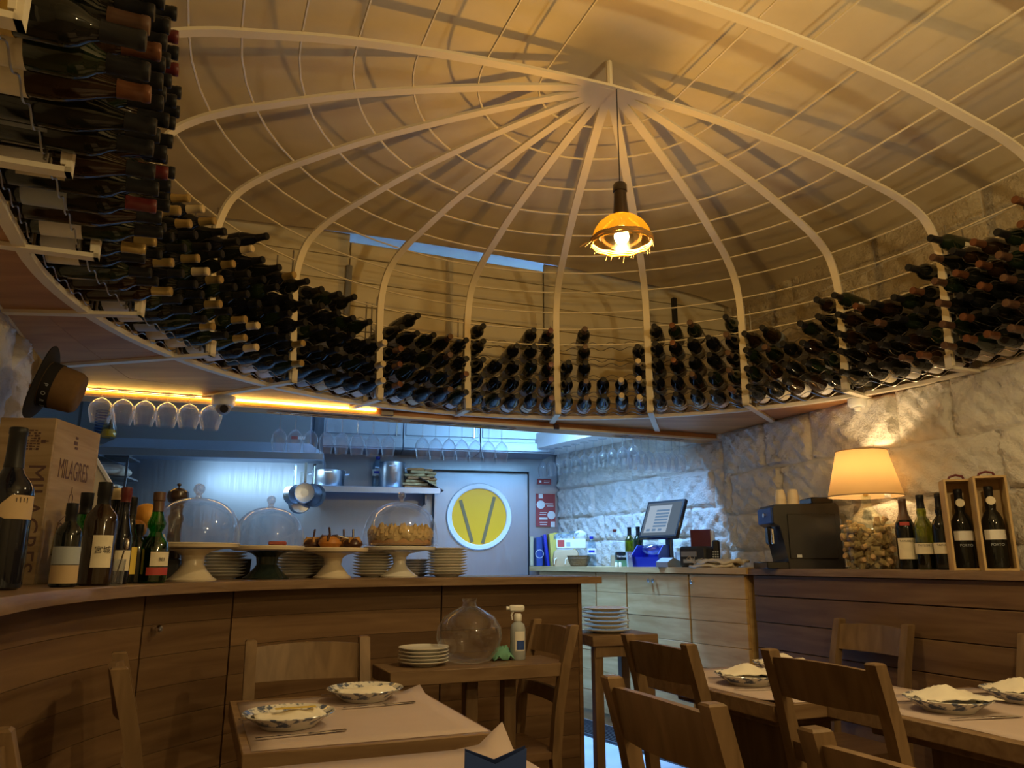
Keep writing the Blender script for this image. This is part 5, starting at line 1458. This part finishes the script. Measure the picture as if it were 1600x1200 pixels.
x, y = on_bar(378, .38); m = MB(); m.sweep([[(s * a, s * b, z_) for a, b in ((-.03, -.03), (.03, -.03), (.03, .03), (-.03, .03))] for s, z_ in ((.85, 0), (1, .08))]); tag(m.obj('black_pot', 'black_matte', None, (x, y, BZ), (0, 0, .4), smooth=0), 'small black square pot beside the black cake stand', 'pot')
x, y = on_bar(262, .26); m = MB(); m.box((0, 0, .04), (.07, .07, .08), bev=.006); tag(m.obj('black_box', 'black_matte', None, (x, y, BZ), (0, 0, .3)), 'small black box between the green bottle and the white stand', 'box')
# pepper mill
x, y = on_bar(266, .40)
t = thing('pepper_mill', 'tall dark wooden pepper mill behind the left dome', 'pepper mill', (x, y, BZ))
MB().lathe([(0, 0), (.036, 0), (.038, .01), (.033, .03), (.030, .09), (.026, .17), (.025, .215), (.029, .225), (.030, .24), (.024, .25), (.0235, .27), (0, .27)], 24).obj('mill_body', 'mill_wood', t)
MB().lathe([(0, .27), (.022, .27), (.026, .28), (.022, .288), (.036, .30), (.042, .318), (.038, .338), (.02, .35), (.008, .353), (0, .354)], 24).obj('mill_head', 'mill_wood', t)
MB().lathe([(.003, .35), (.003, .36), (.009, .363), (.008, .370), (0, .372)], 12).obj('mill_knob', 'mill_wood', t)
x, y = on_bar(248, .36); m = MB(); m.lathe([(0, 0), (.02, .0), (.026, .06), (.02, .11), (.012, .15), (.006, .17)], 12); tag(m.obj('linen_bundle', 'linen', None, (x, y, BZ)), 'pale tied linen bundle left of the pepper mill', 'bundle')
# big bottle at the left edge and the crate
x, y = (-1.245, 1.90)
MAG = [(0, .004), (.042, 0), (.052, .006), (.0535, .016), (.0535, .225), (.051, .245), (.042, .262), (.028, .280), (.0215, .296), (.0195, .32), (.0190, .378), (.0205, .381), (.0205, .394), (.018, .397), (0, .397)]
t = stand_bottle('large_wine_bottle', 'large dark wine bottle with torn cream label at the left edge', x, y, BZ, MAG, 'wine_glass_blue', 'cap_black', .295, None, n=28, rz=look(x, y), cat='wine bottle')
m = MB(); secs = []
for i in range(13):
    f = i / 12; a = -math.pi / 2 - .75 + 2.05 * f
    zt = .226 - .05 * max(0, .42 - f) * 2.3; zb = .168 + .035 * max(0, .3 - f) * 2.5
    secs.append([(.0543 * math.cos(a), .0543 * math.sin(a), zb), (.0543 * math.cos(a), .0543 * math.sin(a), zt)])
m.sweep(secs, False, False); m.obj('paper_label', 'label_tan', t)
for k_ in range(4):
    a_ = -math.pi / 2 + .30 + .16 * k_
    MB().box((.0547 * math.cos(a_), .0547 * math.sin(a_), .214), (.0016, .0016, .013 if k_ % 2 else .010)).obj('label_mark', 'ink', t, smooth=0)
t = thing('wine_crate', 'upright wooden wine crate with dark serif lettering at the left wall', 'crate', (-1.552, 2.545, BZ), R(4))
W_, D_, H_ = .17, .31, .515
cfe = MB().box((0, -D_ / 2 + .005, H_ / 2), (W_, .01, H_), bev=.001).obj('front_end', 'crate_wood', t)
MB().box((0, D_ / 2 - .005, H_ / 2), (W_, .01, H_), bev=.001).obj('back_end', 'crate_wood', t)
csp = MB().box((W_ / 2 - .004, 0, H_ / 2), (.008, D_ - .02, H_), bev=.001).obj('side_panel', 'crate_wood', t)
MB().box((-W_ / 2 + .004, 0, H_ / 2), (.008, D_ - .02, H_), bev=.001).obj('side_panel', 'crate_wood', t)
MB().box((0, 0, H_ - .005), (W_ - .018, D_ - .02, .009)).obj('top_panel', 'crate_wood', t, smooth=0)
MB().box((0, 0, .005), (W_ - .018, D_ - .02, .009)).obj('bottom_panel', 'crate_wood', t, smooth=0)
text_mesh('lettering', 'MILAGRES', .062, 'ink_brown', csp, (W_ / 2 + .0006, -.003, H_ - .155), (math.pi / 2, 0, math.pi / 2), .0003, sx=.78).scale = (.72, 1.45, 1)
text_mesh('lettering', 'MILAGRES', .075, 'ink_brown', cfe, (.045, -D_ / 2 - .0006, .20), (math.pi / 2, R(90), 0), .0003)
m = MB()
for (a, b, c, dd_) in ((-.012, .0, .024, .012), (-.008, .018, .016, .008), (-.006, -.016, .02, .008)): m.box((W_ / 2 + .0006, a, H_ - .06 + b), (.0008, c, dd_))
m.obj('stamp', 'ink_brown', csp, smooth=0)
# printed engraving on the crate end (building) and the drawn emblem on its side
m = MB(); rr = random.Random(21)
for i in range(9):
    for k in range(8):
        if rr.random() < .8: m.box((-.045 + .0105 * i + rr.uniform(-.002, .002), -D_ / 2 - .0006, H_ - .10 + .0085 * k), (.008, .0008, rr.choice([.003, .005, .007])))
m.box((.055, -D_ / 2 - .0006, H_ - .075), (.014, .0008, .010)); m.box((.066, -D_ / 2 - .0006, H_ - .075), (.010, .0008, .004))
m.obj('engraving', 'ink_brown', cfe, smooth=0)['kind'] = 'stuff'
m = MB()
def stroke(pts, r=.0016): m.tube([(W_ / 2 + .0008, a, b) for a, b in pts], r, 4)
for (ca, cb, ra, rb_) in ((0, .27, .012, .018), (0, .235, .02, .02), (-.045, .16, .022, .03), (.045, .16, .022, .03), (0, .17, .018, .03), (-.02, .12, .03, .02), (.03, .115, .03, .02)):
    stroke([(ca + ra * math.cos(R(24) * k), cb + rb_ * math.sin(R(24) * k)) for k in range(16)])
stroke([(0, .29), (0, .31)]); stroke([(-.07, .10), (-.06, .19), (-.03, .21), (0, .22), (.03, .21), (.06, .19), (.07, .10)]); stroke([(-.08, .09), (0, .08), (.08, .09)])
m.obj('emblem_print', 'ink_brown', csp)['kind'] = 'stuff'
# hat on top of the crate, leaning on the wall
t = thing('felt_hat', 'brown wide-brimmed felt hat with black lettered band on the wine crate', 'hat', (-1.605, 2.54, BZ + .5 + .165), rot=Vector((.87, .36, -.26)).to_track_quat('Z', 'Y').to_euler())
m = MB(); secs = []
for (r, z0) in ((.086, 0), (.105, .0), (.128, -.004), (.150, -.010), (.152, -.006), (.128, .002), (.105, .006), (.086, .006)):
    secs.append([(r * math.cos(2 * math.pi * k / 40), r * .86 * math.sin(2 * math.pi * k / 40), z0 + .16 * (r - .078) * abs(math.cos(2 * math.pi * k / 40)) ** 2) for k in range(40)])
m.sweep(secs, True, False); m.obj('brim', 'felt_black', t, smooth=60)
m = MB(); secs = []
for (r, z0) in ((.090, .0), (.089, .03), (.087, .07), (.083, .105), (.074, .118), (.04, .12), (.001, .112)):
    secs.append([(r * math.cos(2 * math.pi * k / 36), r * .86 * math.sin(2 * math.pi * k / 36), z0) for k in range(36)])
m.sweep(secs, True, False); m.obj('crown', 'felt_brown', t, smooth=60)
m = MB(); secs = []
for z0, r in ((.010, .0912), (.044, .0902)):
    secs.append([(r * math.cos(2 * math.pi * k / 36), r * .86 * math.sin(2 * math.pi * k / 36), z0) for k in range(36)])
m.sweep(secs, True, False); band = m.obj('hat_band', 'felt_black', t, smooth=60)
bpy.context.view_layer.update()
_v = t.rotation_euler.to_matrix().transposed() @ (Vector((0, 0, EYE)) - t.location); _va = math.atan2(_v.y / .86, _v.x)
for i, ch in enumerate('PORTO'):
    # letters run round the band on the side seen from the room
    a = _va + R(2 + 22 * i)
    pos = Vector((.0922 * math.cos(a), .0922 * .86 * math.sin(a), .027))
    nrm = Vector((math.cos(a) / 1, math.sin(a) / .86, 0)).normalized()
    zc_ = nrm; yc_ = Vector((0, 0, 1)); xc_ = yc_.cross(zc_)
    text_mesh('letter', ch, .020, 'label_grey', band, pos, Matrix((xc_, yc_, zc_)).transposed().to_euler(), .0003)

# liquor bottles grouped before the crate
SQ = [(0, .004), (.034, 0), (.040, .005), (.040, .16), (.036, .178), (.022, .195), (.0155, .205), (.0150, .225), (.0165, .227), (.0165, .262), (0, .263)]
SLIM = [(0, .004), (.026, 0), (.031, .005), (.031, .13), (.028, .15), (.019, .185), (.0145, .21), (.0135, .26), (.0150, .262), (.0150, .29), (0, .291)]
LIQ = [(0, .004), (.034, 0), (.040, .005), (.041, .095), (.036, .115), (.020, .135), (.016, .145), (.024, .16), (.026, .172), (.018, .192), (.0145, .21), (.0145, .235), (.0165, .237), (.0165, .262), (0, .263)]
for i, (u, q, pr, k, gl, cap, cz_, lab, ex, nm, lb) in enumerate([
    (97, .10, SQ, .86, 'wine_glass_dark', 'cap_black', .205, [(.07, .125, 1.3, 'label_grey'), (.012, .068, 1.3, 'label_tan')], None, 'liquor_bottle', 'squat dark bottle with grey and tan labels beside the large bottle'),
    (119, .19, SQ, 1.05, 'glass_green', 'cap_black', .20, None, None, 'liquor_bottle', 'green shouldered bottle with a black cap before the crate'),
    (147, .09, SQ, 1.14, 'wine_glass_brown', 'cap_black', .205, [(.045, .125, .62, 'label_cream', .25)], [('宮城', .022, .088, 'ink', .25)], 'liquor_bottle', 'whisky bottle with a pale label bearing two dark characters'),
    (158, .20, SLIM, 1.05, 'wine_glass_dark', 'cap_black', .23, None, None, 'liquor_bottle', 'slim dark bottle behind the whisky bottle'),
    (167, .15, SLIM, 1.02, 'wine_glass_dark', 'cap_tan', .255, None, None, 'liquor_bottle', 'slim bottle with a brown cap behind the whisky bottle'),
    (182, .10, SLIM, 1.02, 'wine_glass_blue', 'cap_red', .245, [(.04, .10, 1.0, 'label_cream', .1)], None, 'liquor_bottle', 'slim dark bottle with maroon cap and cream label'),
    (194, .16, SLIM, .95, 'wine_glass_dark', 'cap_black', .23, [(.03, .12, .9, 'label_yellow', .4)], None, 'liquor_bottle', 'dark slim bottle with a yellow label left of the green bottle'),
    (209, .15, SQ, .72, 'wine_glass_dark', 'cap_black', .205, None, None, 'liquor_bottle', 'small dark bottle just left of the green bottle'),
    (235, .11, LIQ, 1.13, 'glass_green', 'cap_brown', .205, [(.048, .088, .75, 'label_cream', .55), (.022, .044, .9, 'label_red', .5)], [('BEI', .016, .066, 'ink', .55)], 'liqueur_bottle', 'bright green ribbed liqueur bottle with a red cap'),
]):
    x, y = on_bar(u, q); t = stand_bottle(nm, lb, x, y, BZ, pr, gl, cap, cz_, lab, n=24, rz=look(x, y), extra=ex, k=k, group='bottles grouped before the crate')
    if nm == 'liqueur_bottle': MB().lathe([(0, .006), (.043, .008), (.044, .105), (.036, .122), (0, .123)], 20).obj('liqueur', 'wine_glass_green', t)
x, y = on_bar(178, .06); t = thing('tumbler', 'clear tumbler holding a spoon before the slim bottles', 'tumbler', (x, y, BZ))
MB().lathe([(0, .004), (.022, 0), (.026, .075), (.025, .075), (.021, .006), (0, .006)], 16).obj('glass_wall', 'glass', t)
MB().tube([(.0, .0, .01), (.016, -.004, .075), (.022, -.006, .10)], .0022, 5).obj('spoon_handle', 'chrome', t); MB().sphere((.026, -.007, .118), .012, 10, (.8, .3, 1.5)).obj('spoon_bowl', 'chrome', t)
for (u, q, z_, r, mt, lb) in ((217, .24, .225, .046, 'orange_light', 'large pale orange fruit behind the small bottles'), (204, .20, .175, .034, 'orange_peel', 'smaller deep orange fruit before the pale one')):
    x, y = on_bar(u, q); m = MB(); m.sphere((0, 0, 0), r, 18, (1, 1, .95)); t = tag(m.obj('orange', mt, None, (x, y, BZ + z_)), lb, 'fruit', 'two oranges behind the bottles')
x, y = on_bar(210, .23); t = thing('fruit_bowl', 'dark bowl stand holding the oranges behind the bottles', 'bowl', (x, y, BZ)); MB().lathe([(0, 0), (.05, 0), (.02, .02), (.018, .10), (.05, .125), (.075, .15), (.073, .152), (.045, .13), (0, .12)], 24).obj('bowl_body', 'ceramic_dark', t)

# ================================================================== THINGS ON THE TABLES
m, nt, out = new_mat('plate_pattern')
b = principled(nt, out, (.8, .78, .72), .16)
tc = N(nt, 'ShaderNodeTexCoord'); ln = N(nt, 'ShaderNodeVectorMath', operation='LENGTH'); sep = N(nt, 'ShaderNodeVectorMath', operation='MULTIPLY'); sep.inputs[1].default_value = (1, 1, 0)
nt.links.new(tc.outputs['Object'], sep.inputs[0]); nt.links.new(sep.outputs[0], ln.inputs[0])
nz = N(nt, 'ShaderNodeTexNoise'); nz.inputs['Scale'].default_value = 42; nt.links.new(tc.outputs['Object'], nz.inputs['Vector'])
rp = N(nt, 'ShaderNodeValToRGB'); e = rp.color_ramp.elements; e[0].position = .42; e[0].color = (.10, .13, .22, 1); e[1].position = .52; e[1].color = (.80, .77, .70, 1); nt.links.new(nz.outputs['Fac'], rp.inputs[0])
gt = N(nt, 'ShaderNodeMath', operation='GREATER_THAN'); gt.inputs[1].default_value = .078; nt.links.new(ln.outputs['Value'], gt.inputs[0])
mx = N(nt, 'ShaderNodeMixRGB'); mx.inputs[1].default_value = (.80, .77, .70, 1); nt.links.new(gt.outputs[0], mx.inputs[0]); nt.links.new(rp.outputs[0], mx.inputs[2]); nt.links.new(mx.outputs[0], b.inputs['Base Color'])
PL = [(0, .004), (.066, .0), (.07, .005), (.092, .020), (.110, .031), (.1135, .033), (.112, .0345), (.094, .0245), (.068, .0085), (0, .0075)]
pme = MB().lathe(PL, 40).mesh('dinner_plate'); pme.materials.append(MATS['plate_pattern'])
def napkin(x, y, z, label, rz=0, kind=0):
    m = MB(); n = 14; secs = []
    for i in range(n + 1):
        sec = []
        for k in range(n + 1):
            ks_ = 1.0 if kind == 0 else 1.18; a = (-.085 + .17 * i / n) * ks_; b_ = (-.055 + .11 * k / n) * ks_ * (1.0 if kind == 0 else 1.15)
            if kind == 0: h = .008 + .004 * noise2(a * 25, b_ * 30, rz) + .010 * max(0, 1 - abs(b_) / .04)
            else: h = .020 + .034 * max(0, 1 - abs(a + .01) / .06) * max(0, 1 - abs(b_) / .08) + .004 * noise2(a * 25, b_ * 30, rz)
            sec.append((a, b_ * (1 + .2 * a / .085), max(h, .004)))
        secs.append(sec)
    m.sweep(secs, False, False)
    o = m.obj('paper_napkin', 'paper_white', None, (x, y, z), (0, 0, rz), smooth=60)
    s_ = o.modifiers.new('thickness', 'SOLIDIFY'); s_.thickness = .0015; s_.offset = 1
    tag(o, label, 'napkin', 'white paper napkins on the plates')
def cutlery(x, y, z, rz, lab, fork=True, grp='cutlery beside the plates'):
    t = thing('fork' if fork else 'knife', lab, 'fork' if fork else 'knife', (x, y, z), rz, grp)
    MB().bar((-.10, 0, .003), (.02, 0, .003), .009, .003).obj('handle', 'chrome', t, smooth=0)
    if fork:
        MB().box((.045, 0, .004), (.05, .018, .002), bev=.001).obj('fork_neck', 'chrome', t)
        for k in range(4): MB().bar((.066, -.0075 + .005 * k, .004), (.10, -.0075 + .005 * k, .005), .0022, .002).obj('tine', 'chrome', t, smooth=0)
    else: MB().box((.065, 0, .003), (.095, .016, .0015), bev=.0006).obj('blade', 'chrome', t)
TBZ = .7525
def setting(x, y, rz, lp, ln_, lf, lk, kind=0, z=TBZ):
    o = mob('dinner_plate', pme, None, (x, y, z), (0, 0, rz)); tag(o, lp, 'plate', 'patterned dinner plates')
    napkin(x, y, z + .016, ln_, rz, kind)
    c, s = math.cos(rz), math.sin(rz)
    cutlery(x - .0 * c + .125 * s, y - .0 * s - .125 * c, z, rz, lf, False)
    cutlery(x - .125 * s, y + .125 * c, z, rz, lk, True)
setting(-.56, 2.05, ROT + .1, 'blue patterned plate nearest the left edge of the left table', 'napkin with an orange stripe on the nearer plate of the left table', 'knife by the nearer plate of the left table', 'fork by the nearer plate of the left table')
m = MB(); m.box((0, 0, 0), (.10, .022, .001)); 
tag(m.obj('orange_card', 'label_yellow', None, (-.545, 2.055, TBZ + .042), (0, 0, ROT)), 'orange printed strip on the napkin of the nearer left plate', 'card')
setting(-.44, 2.43, ROT + .1, 'blue patterned plate at the far side of the left table', 'flat napkin on the far plate of the left table', 'knife by the far plate of the left table', 'fork by the far plate of the left table')
setting(.80, 2.73, ROT - .3, 'plate with a napkin on the table beside the pale cabinets', 'peaked napkin on the table beside the pale cabinets', 'knife on the table beside the pale cabinets', 'fork on the table beside the pale cabinets', 1)
setting(1.02, 3.02, ROT - .3, 'plate partly hidden behind the chair on the far table', 'napkin half hidden behind the chair on the far table', 'knife at the far side of the middle right table', 'fork at the far side of the middle right table', 1)
setting(1.21, 2.26, ROT - .2, 'plate under a large napkin on the right table, nearer side', 'large unfolded napkin on the right table, nearer side', 'knife by the nearer plate of the right table', 'fork by the nearer plate of the right table', 1)
setting(1.51, 2.40, ROT - .2, 'plate at the right edge of the right table', 'peaked napkin on the plate at the right edge', 'knife by the plate at the right edge', 'fork by the plate at the right edge', 1)
# blue folded napkin on the bottom table
x, y = (-.03, 1.50)
m = MB(); pl = [(-.055, 0), (.055, 0), (.058, .066), (0, .040), (-.055, .062)]
m.raw([(a, e_ * .0015 + (.012 * (b_ / .08)), b_) for e_ in (0, 1) for a, b_ in pl], [(0, 1, 2, 3, 4), (5, 6, 7, 8, 9)] + [(i, (i + 1) % 5, 5 + (i + 1) % 5, 5 + i) for i in range(5)])
t = thing('blue_card', 'dark blue notched folded napkin standing on the bottom table', 'napkin', (x, y, TBZ), .08)
m.obj('front_fold', 'navy_cloth', t, smooth=0)
m = MB(); m.raw([(a, .07 - e_ * .0015 - (.04 * (b_ / .08)), b_ * .98) for e_ in (0, 1) for a, b_ in pl], [(0, 1, 2, 3, 4), (5, 6, 7, 8, 9)] + [(i, (i + 1) % 5, 5 + (i + 1) % 5, 5 + i) for i in range(5)])
m.obj('back_fold', 'navy_cloth', t, smooth=0)
# side table: plates, demijohn, spray bottle, cloth
SZ = .7705; sc, ss = math.cos(R(24)), math.sin(R(24))
def onside(a, b_): return (-.12 + a * sc - b_ * ss, 3.13 + a * ss + b_ * sc)
x, y = onside(-.225, .03); stack(x, y, SZ, 5, 'on the side table', .0125, 1.02, pme and dme, 'side_plate', .001)
x, y = onside(-.03, .055)
t = thing('glass_demijohn', 'clear round glass demijohn on the side table before the bar', 'demijohn', (x, y, SZ))
MB().lathe([(0, .004), (.06, 0), (.085, .006), (.115, .04), (.13, .09), (.126, .13), (.10, .17), (.06, .195), (.03, .21), (.025, .225), (.029, .230), (.029, .24)], 32).obj('jar', 'glass', t)
x, y = onside(.175, .04)
t = thing('spray_bottle', 'white-headed clear spray bottle on the side table', 'spray bottle', (x, y, SZ), look(x, y))
MB().lathe([(0, .003), (.028, 0), (.031, .005), (.031, .115), (.026, .135), (.014, .145), (.013, .155)], 20).obj('bottle_body', 'white_plastic_clear', t) if 'white_plastic_clear' in MATS else MB().lathe([(0, .003), (.028, 0), (.031, .005), (.031, .115), (.026, .135), (.014, .145), (.013, .155)], 20).obj('bottle_body', 'label_grey', t)
MB().lathe([(.0315, .035), (.0315, .11)], 12, a0=-1.9, a1=-.5).obj('paper_label', 'label_white', t); MB().lathe([(.0319, .04), (.0319, .075)], 12, a0=-1.7, a1=-.6).obj('label_print', 'blue_binder', t)
MB().lathe([(.015, .148), (.016, .150), (.016, .172), (.012, .178), (0, .178)], 16).obj('collar', 'white_plastic', t)
MB().box((-.004, 0, .198), (.062, .022, .026), bev=.006).obj('spray_head', 'white_plastic', t)
MB().lathe([(0, 0), (.007, 0), (.008, .012), (0, .012)], 10, (-.034, 0, .198), Matrix.Rotation(R(-90), 3, 'Y')).obj('nozzle', 'white_plastic', t)
MB().tube([(-.018, 0, .188), (-.026, 0, .172), (-.022, 0, .152)], [.005, .004, .003], 6).obj('trigger', 'white_plastic', t)
x, y = onside(.115, .06)
m = MB(); secs = []
for i in range(11):
    sec = []
    for k in range(9):
        a = -.05 + .10 * i / 10; b_ = -.04 + .08 * k / 8
        sec.append((a, b_, max(.003, .05 * (1 - (a / .055) ** 2) * (1 - (b_ / .045) ** 2) + .012 * noise2(a * 60, b_ * 60, 2) * (1 - (a / .055) ** 2))))
    secs.append(sec)
m.sweep(secs, False, False); o = m.obj('cleaning_cloth', 'green_cloth', None, (x, y, SZ), (0, 0, .4), smooth=60); o.modifiers.new('thickness', 'SOLIDIFY').thickness = .002
tag(o, 'crumpled green cleaning cloth beside the spray bottle', 'cloth')
# plates on the small table beyond the bar
x, y = (.475, 4.06); stack(x, y, .14 + .665, 6, 'beyond the bar end', .021, 1.25, dme, 'dinner_plate', .008)
